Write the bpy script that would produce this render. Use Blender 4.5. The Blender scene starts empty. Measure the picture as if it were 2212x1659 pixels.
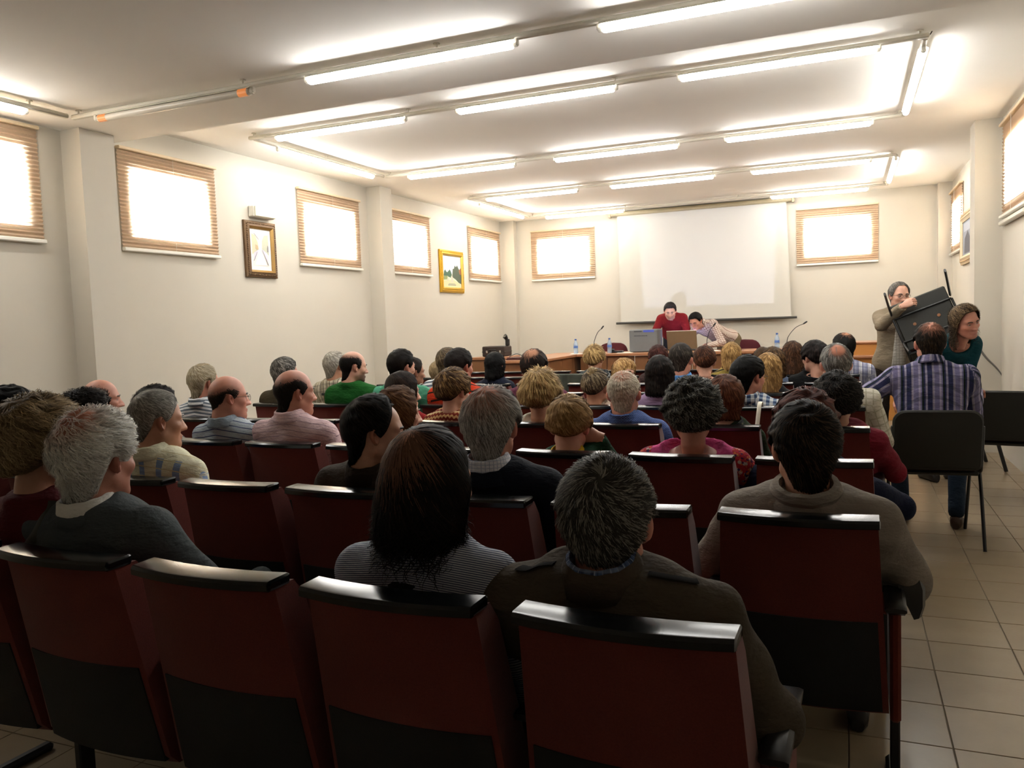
import bpy, math, random, time
import numpy as np
from mathutils import Matrix, Vector
SC = bpy.context.scene
# ---------------------------------------------------------------- camera, world, exposure
FPX, YAW, PITCH, ROLL, CZ = 1753.05, 0.3944, -0.0728, -0.0361, 1.389
def cam_axes():
    F = np.array([-math.sin(YAW)*math.cos(PITCH), math.cos(YAW)*math.cos(PITCH), math.sin(PITCH)])
    R = np.array([math.cos(YAW), math.sin(YAW), 0.0]); U = np.cross(R, F)
    return R*math.cos(ROLL)+U*math.sin(ROLL), -R*math.sin(ROLL)+U*math.cos(ROLL), F
cR, cU, cF = cam_axes()
CAMP = np.array([0, 0, CZ])
cd = bpy.data.cameras.new('camera'); co = bpy.data.objects.new('camera', cd)
SC.collection.objects.link(co)
cd.sensor_width = 36.0; cd.lens = 36.0*FPX/2212.0; cd.clip_start = 0.05; cd.clip_end = 200
m = Matrix(((cR[0], cU[0], -cF[0], 0), (cR[1], cU[1], -cF[1], 0), (cR[2], cU[2], -cF[2], CZ), (0, 0, 0, 1)))
co.matrix_world = m
SC.camera = co
W = bpy.data.worlds.new('overcast_sky'); SC.world = W; W.use_nodes = True
bg = W.node_tree.nodes['Background']; bg.inputs[0].default_value = (1.0, 0.98, 0.95, 1); bg.inputs[1].default_value = 40.0
SC.view_settings.view_transform = 'Standard'; SC.view_settings.look = 'None'
SC.view_settings.gamma = 1.0; SC.view_settings.use_curve_mapping = False
SC.view_settings.exposure = 2.0
TUBE_E = 14.0
SC.cycles.max_bounces = 6; SC.cycles.diffuse_bounces = 4; SC.cycles.glossy_bounces = 3
SC.cycles.transparent_max_bounces = 8; SC.cycles.sample_clamp_indirect = 6.0
SC.cycles.use_denoising = True
def ray(u, v): return cF + cR*(u-1106)/FPX - cU*(v-829.5)/FPX
def on_y(u, v, y): d = ray(u, v); return CAMP + d*(y/d[1])
def on_z(u, v, z): d = ray(u, v); return CAMP + d*((z-CZ)/d[2])
def on_x(u, v, x): d = ray(u, v); return CAMP + d*(x/d[0])
# ---------------------------------------------------------------- helpers
def lin(c):
    if isinstance(c, str):
        c = [int(c[i:i+2], 16)/255 for i in (0, 2, 4)]
        c = [x/12.92 if x <= .04045 else ((x+.055)/1.055)**2.4 for x in c]
    return tuple(c[:3])
_M = {}
class NT:
    def __init__(s, name):
        s.m = bpy.data.materials.new(name); s.m.use_nodes = True
        s.t = s.m.node_tree; s.n = s.t.nodes; s.b = s.n['Principled BSDF']; s.out = s.n['Material Output']
    def new(s, ty, **k):
        x = s.n.new(ty)
        for a, v in k.items(): setattr(x, a, v)
        return x
    def link(s, a, b): s.t.links.new(a, b)
    def val(s, sock, v):
        if hasattr(v, 'is_output'): s.link(v, sock)
        elif isinstance(v, (tuple, list)) and len(v) == 3 and sock.type == 'RGBA': sock.default_value = (*v, 1)
        else: sock.default_value = v
    def math(s, op, a, b=0.0, c=0.0):
        x = s.new('ShaderNodeMath', operation=op)
        for i, v in enumerate((a, b, c)): s.val(x.inputs[i], v)
        return x.outputs[0]
    def mix(s, f, a, b, blend='MIX'):
        x = s.new('ShaderNodeMix', data_type='RGBA', blend_type=blend)
        s.val(x.inputs[0], f); s.val(x.inputs[6], a); s.val(x.inputs[7], b)
        return x.outputs[2]
    def noise(s, scale, detail=3, vec=None, rough=.5):
        x = s.new('ShaderNodeTexNoise'); x.inputs['Scale'].default_value = scale
        x.inputs['Detail'].default_value = detail; x.inputs['Roughness'].default_value = rough
        if vec is None: vec = s.coord()
        s.link(vec, x.inputs['Vector']); return x.outputs[0]
    def coord(s, which='Object'):
        return s.new('ShaderNodeTexCoord').outputs[which]
    def attr(s, name, out='Vector'):
        return s.new('ShaderNodeAttribute', attribute_name=name).outputs[out]
    def bump(s, h, st=.2, dist=.01):
        x = s.new('ShaderNodeBump'); x.inputs['Strength'].default_value = st; x.inputs['Distance'].default_value = dist
        s.link(h, x.inputs['Height']); s.link(x.outputs[0], s.b.inputs['Normal'])
def mat(name, col, rough=.6, var=.08, scale=30, bump=0., metal=0., spec=.5, coat=0., bscale=None, emit=None, est=0.):
    if name in _M: return _M[name]
    k = NT(name); c = lin(col)
    n = k.noise(scale)
    a = tuple(x*(1-var) for x in c); b = tuple(min(1, x*(1+var)) for x in c)
    k.link(k.mix(n, a, b), k.b.inputs['Base Color'])
    k.b.inputs['Roughness'].default_value = rough; k.b.inputs['Metallic'].default_value = metal
    k.b.inputs['Specular IOR Level'].default_value = spec; k.b.inputs['Coat Weight'].default_value = coat
    if bump: k.bump(k.noise(bscale or scale*4, 2), bump, .005)
    if emit: k.b.inputs['Emission Color'].default_value = (*lin(emit), 1); k.b.inputs['Emission Strength'].default_value = est
    _M[name] = k.m; return k.m
def np_mesh(name, V, polys, smooth=True, mats=None, mi=None):
    V = np.asarray(V, np.float32); me = bpy.data.meshes.new(name)
    polys = [np.asarray(p, np.int32) for p in polys if len(p)]
    tot = [np.full(len(p), p.shape[1], np.int32) for p in polys]
    tot = np.concatenate(tot); lv = np.concatenate([p.ravel() for p in polys])
    st = np.concatenate([[0], np.cumsum(tot)[:-1]]).astype(np.int32)
    me.vertices.add(len(V)); me.vertices.foreach_set('co', V.ravel())
    me.loops.add(len(lv)); me.loops.foreach_set('vertex_index', lv)
    me.polygons.add(len(tot)); me.polygons.foreach_set('loop_start', st)
    me.polygons.foreach_set('use_smooth', np.full(len(tot), smooth, bool))
    for x in (mats or []): me.materials.append(x)
    if mi is not None: me.polygons.foreach_set('material_index', np.asarray(mi, np.int32))
    me.update(calc_edges=True)
    return me
def set_col(me, name, C):
    C = np.asarray(C, np.float32)
    if C.shape[1] == 3: C = np.concatenate([C, np.ones((len(C), 1), np.float32)], 1)
    a = me.attributes.new(name, 'FLOAT_COLOR', 'POINT'); a.data.foreach_set('color', C.ravel())
def set_vec(me, name, Vv):
    a = me.attributes.new(name, 'FLOAT_VECTOR', 'POINT'); a.data.foreach_set('vector', np.asarray(Vv, np.float32).ravel())
def link(o, parent=None):
    SC.collection.objects.link(o)
    if parent is not None: o.parent = parent
    return o
def obj(name, me, parent=None, loc=None):
    o = bpy.data.objects.new(name, me); link(o, parent)
    if loc is not None: o.location = loc
    return o
def tag(o, label, cat, group=None):
    o['label'] = label; o['category'] = cat
    if group: o['group'] = group
    return o
def thing(name, label, cat, loc=(0, 0, 0), rz=0., group=None):
    o = bpy.data.objects.new(name, None); link(o); o.location = loc; o.rotation_euler = (0, 0, rz)
    o.empty_display_size = .1
    return tag(o, label, cat, group)
def structure(o): o['kind'] = 'structure'; return o
def dup(root, loc=None, rz=None, label=None, group=None):
    r = root.copy(); link(r)
    if loc is not None: r.location = loc
    if rz is not None: r.rotation_euler = (0, 0, rz)
    if label: r['label'] = label
    if group: r['group'] = group
    for ch in list(root.children):
        c = ch.copy(); link(c); c.parent = r
        for g in list(ch.children):
            d = g.copy(); link(d); d.parent = c
    return r
class MB:
    def __init__(s): s.v = []; s.f = []; s.m = []
    def add(s, V, F, mi=0):
        b = len(s.v); s.v += [tuple(map(float, p)) for p in V]
        s.f += [[b+i for i in f] for f in F]; s.m += [mi]*len(F); return s
    def box(s, x0, x1, y0, y1, z0, z1, bev=0., mi=0):
        if x1 < x0: x0, x1 = x1, x0
        if y1 < y0: y0, y1 = y1, y0
        if z1 < z0: z0, z1 = z1, z0
        b = min(bev, (x1-x0)*.45, (y1-y0)*.45, (z1-z0)*.45)
        if b <= 0:
            V = [(x, y, z) for z in (z0, z1) for y in (y0, y1) for x in (x0, x1)]
            return s.add(V, [(0, 2, 3, 1), (4, 5, 7, 6), (0, 1, 5, 4), (2, 6, 7, 3), (0, 4, 6, 2), (1, 3, 7, 5)], mi)
        V = []; idx = {}
        for i, (x, sx) in enumerate(((x0, 1), (x1, -1))):
            for j, (y, sy) in enumerate(((y0, 1), (y1, -1))):
                for k, (z, sz) in enumerate(((z0, 1), (z1, -1))):
                    for a in range(3):
                        p = [x+sx*b, y+sy*b, z+sz*b]; p[a] = (x, y, z)[a]
                        idx[i, j, k, a] = len(V); V.append(p)
        F = []
        q = lambda *t: idx[t]
        for i in (0, 1): F.append([q(i, 0, 0, 0), q(i, 1, 0, 0), q(i, 1, 1, 0), q(i, 0, 1, 0)][::(-1 if i == 0 else 1)])
        for j in (0, 1): F.append([q(0, j, 0, 1), q(1, j, 0, 1), q(1, j, 1, 1), q(0, j, 1, 1)][::(1 if j == 0 else -1)])
        for k in (0, 1): F.append([q(0, 0, k, 2), q(1, 0, k, 2), q(1, 1, k, 2), q(0, 1, k, 2)][::(-1 if k == 0 else 1)])
        for j in (0, 1):
            for k in (0, 1): F.append([q(0, j, k, 1), q(1, j, k, 1), q(1, j, k, 2), q(0, j, k, 2)][::(-1 if (j+k) % 2 == 0 else 1)])
        for i in (0, 1):
            for k in (0, 1): F.append([q(i, 0, k, 0), q(i, 1, k, 0), q(i, 1, k, 2), q(i, 0, k, 2)][::(1 if (i+k) % 2 == 0 else -1)])
        for i in (0, 1):
            for j in (0, 1): F.append([q(i, j, 0, 0), q(i, j, 1, 0), q(i, j, 1, 1), q(i, j, 0, 1)][::(-1 if (i+j) % 2 == 0 else 1)])
        for i in (0, 1):
            for j in (0, 1):
                for k in (0, 1): F.append([q(i, j, k, 0), q(i, j, k, 1), q(i, j, k, 2)][::(1 if (i+j+k) % 2 == 0 else -1)])
        return s.add(V, F, mi)
    def loft(s, rings, caps=True, mi=0, close=True):
        n = len(rings[0]); V = [p for r in rings for p in r]; F = []
        for k in range(len(rings)-1):
            for i in range(n if close else n-1):
                j = (i+1) % n; F.append((k*n+i, k*n+j, (k+1)*n+j, (k+1)*n+i))
        if caps: F.append(tuple(range(n))[::-1]); F.append(tuple((len(rings)-1)*n+i for i in range(n)))
        return s.add(V, F, mi)
    def tube(s, path, r, seg=8, caps=True, mi=0, flat=None):
        rr = tube_rings(path, r, seg, flat); return s.loft(rr, caps, mi)
    def lathe(s, prof, c=(0, 0, 0), seg=16, mi=0):
        rings = [[(c[0]+r*math.cos(2*math.pi*i/seg), c[1]+r*math.sin(2*math.pi*i/seg), c[2]+z) for i in range(seg)] for r, z in prof]
        return s.loft(rings, True, mi)
    def mesh(s, name, mats, smooth=False):
        me = bpy.data.meshes.new(name); me.from_pydata(s.v, [], s.f)
        mats = mats if isinstance(mats, (list, tuple)) else [mats]
        for x in mats: me.materials.append(x)
        me.polygons.foreach_set('material_index', s.m)
        if smooth:
            me.polygons.foreach_set('use_smooth', [True]*len(s.f))
            try: me.set_sharp_from_angle(angle=smooth if smooth is not True else .7)
            except Exception: pass
        me.update(); return me
    def obj(s, name, mats, parent=None, smooth=False, loc=None):
        return obj(name, s.mesh(name, mats, smooth), parent, loc)
def tube_rings(path, r, seg=8, flat=None):
    P = [np.array(p, float) for p in path]; n = len(P)
    r = list(r) if isinstance(r, (list, tuple, np.ndarray)) else [r]*n
    T = []
    for i in range(n):
        t = P[min(i+1, n-1)]-P[max(i-1, 0)]; T.append(t/(np.linalg.norm(t)+1e-12))
    ref = np.array([0, 0, 1.0]) if abs(T[0][2]) < .9 else np.array([0, 1.0, 0])
    a = np.cross(T[0], ref); a /= np.linalg.norm(a); out = []
    for i in range(n):
        a = a-T[i]*(a@T[i]); a /= np.linalg.norm(a); b = np.cross(T[i], a)
        fl = flat if flat else (1, 1)
        out.append([tuple(P[i]+r[i]*(fl[0]*a*math.cos(2*math.pi*k/seg)+fl[1]*b*math.sin(2*math.pi*k/seg))) for k in range(seg)])
    return out
def smooth_path(pts, n=8):
    P = np.array(pts, float); out = []
    for i in range(len(P)-1):
        p0, p1, p2, p3 = P[max(i-1, 0)], P[i], P[i+1], P[min(i+2, len(P)-1)]
        for t in np.linspace(0, 1, n, endpoint=False):
            out.append(.5*(2*p1+(p2-p0)*t+(2*p0-5*p1+4*p2-p3)*t*t+(3*p1-p0-3*p2+p3)*t**3))
    out.append(P[-1]); return out
# ---------------------------------------------------------------- room
XL, XR, YF, YB, ZLO, ZHI, YS = -5.5, 1.34, 13.03, -2.8, 2.975, 3.147, 4.99
M_wall = mat('wall_paint', 'cbc5b8', .85, .02, 3, .06, bscale=180, spec=.2)
M_ceil = mat('ceiling_paint', 'f8f5ef', .9, .02, 3, spec=.2)
M_white = mat('white_plastic', 'e9e6dc', .45, .02)
M_alu = mat('white_window_frame', 'e3e1da', .4, .02)
M_rail = mat('cream_metal_rail', 'd6d1c3', .4, .03)
M_black = mat('black_plastic', '141415', .35, .1)
M_blackmetal = mat('black_painted_metal', '18181a', .38, .1)
M_dark = mat('dark_brown_case', '2a1d18', .5, .12)
M_chrome = mat('brushed_metal', 'b9b6ae', .3, .05, metal=1.)
def glass_mat():
    k = NT('window_glass'); tr = k.new('ShaderNodeBsdfTransparent'); gl = k.new('ShaderNodeBsdfGlossy')
    gl.inputs['Roughness'].default_value = .05; mx = k.new('ShaderNodeMixShader'); mx.inputs[0].default_value = .08
    tr.inputs[0].default_value = (.94, .97, .96, 1)
    k.link(tr.outputs[0], mx.inputs[1]); k.link(gl.outputs[0], mx.inputs[2]); k.link(mx.outputs[0], k.out.inputs[0]); return k.m
M_glass = glass_mat()
def blind_mat():
    k = NT('pleated_blind_fabric'); d = k.new('ShaderNodeBsdfDiffuse'); t = k.new('ShaderNodeBsdfTranslucent')
    n = k.noise(60); c = k.mix(n, lin('cfb092'), lin('d8bda2'))
    k.link(c, d.inputs[0]); k.link(k.mix(n, (.55, .5, .44), (.6, .55, .48)), t.inputs[0])
    a = k.new('ShaderNodeAddShader'); mx = k.new('ShaderNodeMixShader'); mx.inputs[0].default_value = .32
    k.link(d.outputs[0], mx.inputs[1]); k.link(t.outputs[0], mx.inputs[2]); k.link(mx.outputs[0], k.out.inputs[0]); return k.m
M_blind = blind_mat()
def slab(axis, w0, w1, t0, t1, z0, z1, holes):
    """wall slab with window holes; axis 'y': runs along y, thickness in x"""
    b = MB(); cur = w0
    def put(a, c, za, zb):
        if c-a > 1e-4 and zb-za > 1e-4:
            if axis == 'y': b.box(t0, t1, a, c, za, zb)
            else: b.box(a, c, t0, t1, za, zb)
    for (a, c, za, zb) in sorted(holes):
        put(cur, a, z0, z1); put(a, c, z0, za); put(a, c, zb, z1); cur = c
    put(cur, w1, z0, z1); return b
LW = [(3.18, 4.29, 2.108, 2.957), (4.987, 6.096, 2.108, 2.957), (7.33, 8.53, 2.108, 2.957), (9.14, 10.333, 2.108, 2.957), (11.595, 12.836, 2.108, 2.957)]
FW = [(-4.975, -3.851, 2.108, 2.957), (-.716, .41, 2.108, 2.957)]
RW = [(7.6, 8.77, 2.2, 3.06), (11.66, 12.83, 2.12, 2.98)]
hole = lambda w: (w[0]+.13, w[1]-.12, w[2]+.14, w[3]-.16)
structure(slab('y', YB, YF+.25, XL-.25, XL, -.05, 3.4, [hole(w) for w in LW]).obj('wall_left', M_wall))
structure(slab('y', YB, YF+.25, XR, XR+.25, -.05, 3.4, [hole(w) for w in RW]).obj('wall_right', M_wall))
structure(slab('x', XL, XR, YF, YF+.25, -.05, 3.4, [hole(w) for w in FW]).obj('wall_front', M_wall))
structure(MB().box(XL-.25, XR+.25, YB-.25, YB, -.05, 3.4).obj('wall_back', M_wall))
structure(MB().box(XL, XR, YS, YF, ZHI, 3.4).obj('ceiling', M_ceil))
structure(MB().box(XL, XR, YB, YS, ZLO, 3.4).obj('ceiling_lowered', M_ceil))
for i, (x0, x1, y0, y1, zt) in enumerate([(XL, -5.3, 4.5, 4.81, ZLO), (XL, -5.3, 8.74, 9.01, ZHI), (XL, -5.24, 12.9, YF, ZHI), (1.11, XR, 8.88, 9.2, ZHI), (1.165, XR, 12.87, YF, ZHI)]):
    structure(MB().box(x0, x1, y0, y1, 0, zt).obj('wall_pilaster', M_wall))
# floor of square tiles
def tile_mat():
    k = NT('beige_floor_tile'); rnd = k.new('ShaderNodeObjectInfo').outputs['Random']
    n = k.noise(9, 4); c = k.mix(n, lin('807059'), lin('938268'))
    c = k.mix(k.math('MULTIPLY', rnd, .25), c, lin('7a694f')); k.link(c, k.b.inputs['Base Color'])
    k.b.inputs['Roughness'].default_value = .28; k.bump(k.noise(40), .05, .004); return k.m
M_tile = tile_mat(); M_grout = mat('grey_grout', '857b69', .9, .1)
flo = structure(MB().box(XL-.25, XR+.25, YB-.25, YF+.25, -.12, -.006).obj('floor', M_grout))
TP = .3065; tb = MB().box(-TP/2+.002, TP/2-.002, -TP/2+.002, TP/2-.002, -.006, 0, .0015)
tme = tb.mesh('tile', M_tile); rest = MB(); nt = 0
for i in range(-19, 5):
    for j in range(-19, 33):
        cx, cy = .30+TP*(i+.5), 3.115+TP*(j+.5)
        if cx-TP/2 < XL-.1 or cx > XR+.1 or cy < YB or cy > 9.4: continue
        if cx > -.32 and cy > 1.2 or (-2.6 < cx < -.3 and .3 < cy < 1.7):
            obj('tile', tme, flo, (cx, cy, 0)); nt += 1
        else: rest.box(cx-TP/2+.002, cx+TP/2-.002, cy-TP/2+.002, cy+TP/2-.002, -.006, 0)
o = rest.obj('tiles', M_tile, flo); o['kind'] = 'stuff'
# windows + pleated blinds
WN = [0]
def window(pl, w, depth_sign):
    """pl: function mapping (along, out, z) -> xyz, out>0 into the room"""
    a, c, z0, z1 = hole(w); WN[0] += 1; b = MB()
    def bx(b, a0, a1, o0, o1, za, zb, mi=0):
        p = [pl(a0, o0, za), pl(a1, o1, zb)]; b.box(p[0][0], p[1][0], p[0][1], p[1][1], za, zb, .004, mi)
    f = .05
    bx(b, a, c, -.2, -.14, z0, z0+f); bx(b, a, c, -.2, -.14, z1-f, z1); bx(b, a, a+f, -.2, -.14, z0+f, z1-f); bx(b, c-f, c, -.2, -.14, z0+f, z1-f)
    fr = structure(b.obj('window_%d' % WN[0], M_alu))
    g = MB(); bx(g, a+f, c-f, -.172, -.168, z0+f, z1-f); g.obj('pane', M_glass, fr)
    h = MB(); bx(h, (a+c)/2-.05, (a+c)/2+.05, -.14, -.12, z0+.01, z0+.035); h.obj('window_handle', M_white, fr)
def blind(pl, w, label):
    a, c, z0, z1 = w; t = thing('window_blind', label, 'blind', pl((a+c)/2, .03, z0), 0, 'pleated blinds over the windows')
    org = np.array(pl((a+c)/2, .03, z0)); L = lambda *p: tuple(np.array(pl(*p))-org)
    n = 26; V = []; F = []; zz = np.linspace(z0+.03, z1-.025, 2*n+1)
    for i, z in enumerate(zz):
        o = .02+(.007 if i % 2 else -.007); V += [L(a+.004, o, z), L(c-.004, o, z)]
    for i in range(2*n): F.append((2*i, 2*i+1, 2*i+3, 2*i+2))
    b = MB(); b.add(V, F); b.obj('pleated_shade', M_blind, t)
    def bar(za, zb, o0, o1, nm, m):
        p, q = L(a, o0, za), L(c, o1, zb); MB().box(p[0], q[0], p[1], q[1], p[2], q[2], .006).obj(nm, m, t)
    bar(z0, z0+.03, .012, .05, 'bottom_rail', M_white); bar(z1-.025, z1, .005, .055, 'head_rail', mat('beige_head_rail', 'd8c3a2', .5))
    m_ = (a+c)/2
    MB().tube([L(m_+.02, .047, z1-.03), L(m_+.02, .047, z1-.20)], .0018, 5).obj('cord', M_white, t)
    MB().tube([L(m_, .047, z0+.03), L(m_, .05, z0+.10)], .0018, 5).obj('cord', M_white, t)
pL = lambda a, o, z: (XL+o, a, z); pR = lambda a, o, z: (XR-o, a, z); pF = lambda a, o, z: (a, YF-o, z)
lab = ['tan pleated blind at the left picture edge before the first pilaster', 'largest fully seen tan pleated blind, left of the framed street sketch', 'tan pleated blind right of the emergency light on the left wall',
       'tan pleated blind partly hidden by the left wall pilaster', 'tan pleated blind right of the gilt landscape painting on left wall']
for w, l in zip(LW, lab): window(pL, w, 1); blind(pL, w, l)
for w, l in zip(FW, ['tan pleated blind on the front wall left of the projection screen', 'tan pleated blind on the front wall right of the projection screen']): window(pF, w, 1); blind(pF, w, l)
for w, l in zip(RW, ['tan pleated blind on the right wall at the picture edge', 'narrow looking tan blind on the right wall beside the framed picture']): window(pR, w, 1); blind(pR, w, l)
t = MB().box(XR-.055, XR-.004, 7.6, 8.75, 2.135, 2.175, .008).obj('blind_ledge', M_rail); tag(t, 'pale grey ledge bar under the right wall blind', 'ledge')
# ---------------------------------------------------------------- lights
def tube_mat():
    k = NT('fluorescent_glow'); e = k.new('ShaderNodeEmission'); e.inputs[0].default_value = (1, .985, .95, 1)
    e.inputs[1].default_value = TUBE_E; k.link(e.outputs[0], k.out.inputs[0]); return k.m
M_tube = tube_mat()
M_off = mat('unlit_white_tube', 'dcd6c8', .3, .02)
M_ember = mat('orange_glowing_tube_end', 'd08a58', .4, .05, emit='ff9a50', est=.10)
Z1, Z2 = 2.743, 2.992; dz = .022
HI = {Z1: (2.895-CZ)/(Z1-CZ), Z2: (3.07-CZ)/(Z2-CZ)}   # hang height
def lamp(p, q, label, lit=True):
    k_ = HI[p[2]]; p, q = [CAMP+(np.array(a, float)-CAMP)*k_ for a in (p, q)]; c = (p+q)/2; d = (q-p)/np.linalg.norm(q-p); L_ = np.linalg.norm(q-p)/2
    t = thing('fluorescent_lamp', label, 'lamp', tuple(c), 0, 'fluorescent lamps under the ceiling rails')
    prof = [(0, .012), (.004, .019), (.012, .0235), (.02, .0245)]
    pts = [tuple(-d*(L_-s)) for s, r in prof]+[tuple(d*(L_-s)) for s, r in prof[::-1]]
    rr = [r for s, r in prof]+[r for s, r in prof[::-1]]
    MB().tube(pts, rr, 14).obj('tube', M_tube if lit else M_off, t, True)
    n_ = np.array([-d[1], d[0], 0]); b = MB()
    for sg in (-1, 1):
        A_ = [d*s*(L_+.01)+n_*sg*w_+np.array([0, 0, z_]) for s in (-1, 1) for w_, z_ in ((.012, .027), (.031, .0145))]
        B_ = [a+np.array([0, 0, .003]) for a in A_]; b.add([*A_, *B_], [(0, 1, 3, 2), (4, 6, 7, 5), (1, 5, 7, 3), (0, 2, 6, 4), (0, 4, 5, 1), (2, 3, 7, 6)])
    b.obj('reflector', M_rail, t)
    for s in (-1, 1):
        e = d*s
        b = MB(); b.tube([e*(L_-.001), e*(L_+.018)], .017, 10); x, y = e[0]*(L_+.012), e[1]*(L_+.012)
        b.box(x-.014, x+.014, y-.014, y+.014, -.01, .028, .004); b.obj('lamp_holder', M_rail, t)
        if not lit: MB().tube([e*(L_-.09), e*(L_-.02)], .0252, 12).obj('glowing_end', M_ember, t)
def rail(name, label, p, q, zc, rods, w=.04, h=.03):
    k_ = HI[round(zc-dz, 4)]; p, q = np.array(p, float)*k_, np.array(q, float)*k_; c = (p+q)/2; zc = CZ+(zc-dz-CZ)*k_+dz
    t = thing(name, label, 'light rail', (c[0], c[1], zc), 0, 'lighting rails hung under the ceiling')
    d = q-p; ax = abs(d[0]) > abs(d[1]); b = MB()
    if ax: b.box(p[0]-c[0], q[0]-c[0], -w/2, w/2, 0, h, .008)
    else: b.box(-w/2, w/2, p[1]-c[1], q[1]-c[1], 0, h, .008)
    b.obj('rail', M_rail, t)
    for f in rods:
        x = p+(q-p)*f-c; zt = (ZLO if x[1]+c[1] < YS else ZHI)-zc
        r = MB(); r.tube([(x[0], x[1], h*.6), (x[0], x[1], zt)], .006, 6); r.tube([(x[0], x[1], zt-.006), (x[0], x[1], zt)], .02, 8); r.obj('hanger_rod', M_rail, t)
rail('light_rail', 'nearest long rail under the lowered ceiling with an unlit tube', (-4.47, 3.755), (1.1, 3.755), Z1+dz, (.01, .24, .46, .72, .98))
rail('light_rail', 'short rail running back along the left wall under the lowered ceiling', (-4.47, 1.2), (-4.47, 3.72), Z1+dz, (.1, .9))
for k, (y, a, b_) in enumerate([(5.601, -4.64, .46), (7.718, -4.6, .45), (9.606, -4.52, .48), (11.755, -4.5, .49)]):
    nm = ['second', 'third', 'fourth', 'farthest'][k]
    rail('light_rail', nm+' cross rail from the camera under the ceiling', (a, y), (b_, y), Z2+dz, (.01, .3, .62, .99))
rail('light_rail', 'left side rail joining the second and third cross rails', (-4.62, 5.63), (-4.6, 7.69), Z2+dz, (.5,))
rail('light_rail', 'left side rail joining the fourth and farthest cross rails', (-4.51, 9.64), (-4.51, 11.73), Z2+dz, (.5,))
rail('light_rail', 'right side rail joining the second and third cross rails', (.44, 5.63), (.44, 7.69), Z2+dz, (.5,))
rail('light_rail', 'right side rail joining the fourth and farthest cross rails', (.475, 9.64), (.475, 11.73), Z2+dz, (.5,))
def row(y, z, xs, nm):
    for i, x in enumerate(xs):
        pos = ['left', 'middle', 'right'][i] if len(xs) == 3 else ['left', 'right'][i]
        lamp((x, y, z), (x+1.2, y, z), 'lit %s tube on the %s cross rail' % (pos, nm))
lamp((-4.256, 3.755, Z1), (-3.08, 3.755, Z1), 'unlit tube with orange glowing ends on the nearest rail', False)
x11 = on_y(1300, 57, 3.755)[0]
lamp((-2.689, 3.755, Z1), (-1.489, 3.755, Z1), 'lit tube in the middle of the nearest rail')
lamp((x11, 3.755, Z1), (x11+1.2, 3.755, Z1), 'lit tube cut by the top picture edge on the nearest rail')
lamp((-4.47, 1.93, Z1), (-4.47, 3.43, Z1), 'lit tube at the left picture edge on the short side rail')
row(5.601, Z2, (-4.352, -2.684, -1.029), 'second'); row(7.718, Z2, (-4.306, -2.659, -1.014), 'third')
row(9.606, Z2, (-4.25, -2.615, -.985), 'fourth'); row(11.755, Z2, (-4.23, -.96), 'farthest')
lamp((-4.61, 5.944, Z2), (-4.61, 7.473, Z2), 'lit tube on the nearer left side rail')
lamp((-4.51, 9.957, Z2), (-4.51, 11.5, Z2), 'lit tube on the farther left side rail')
lamp((.44, 5.788, Z2), (.44, 7.479, Z2), 'lit tube on the nearer right side rail')
lamp((.475, 9.669, Z2), (.475, 11.274, Z2), 'lit tube on the farther right side rail')
o = MB().tube(smooth_path([(.50, 5.93, ZHI), (.485, 5.93, ZHI-.02), (.455, 5.92, 3.12), (.45, 5.94, 3.10)], 5), .004, 5).obj('lamp_cable', M_dark); tag(o, 'dark cable hanging from the ceiling to the right side lamp', 'cable')
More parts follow.
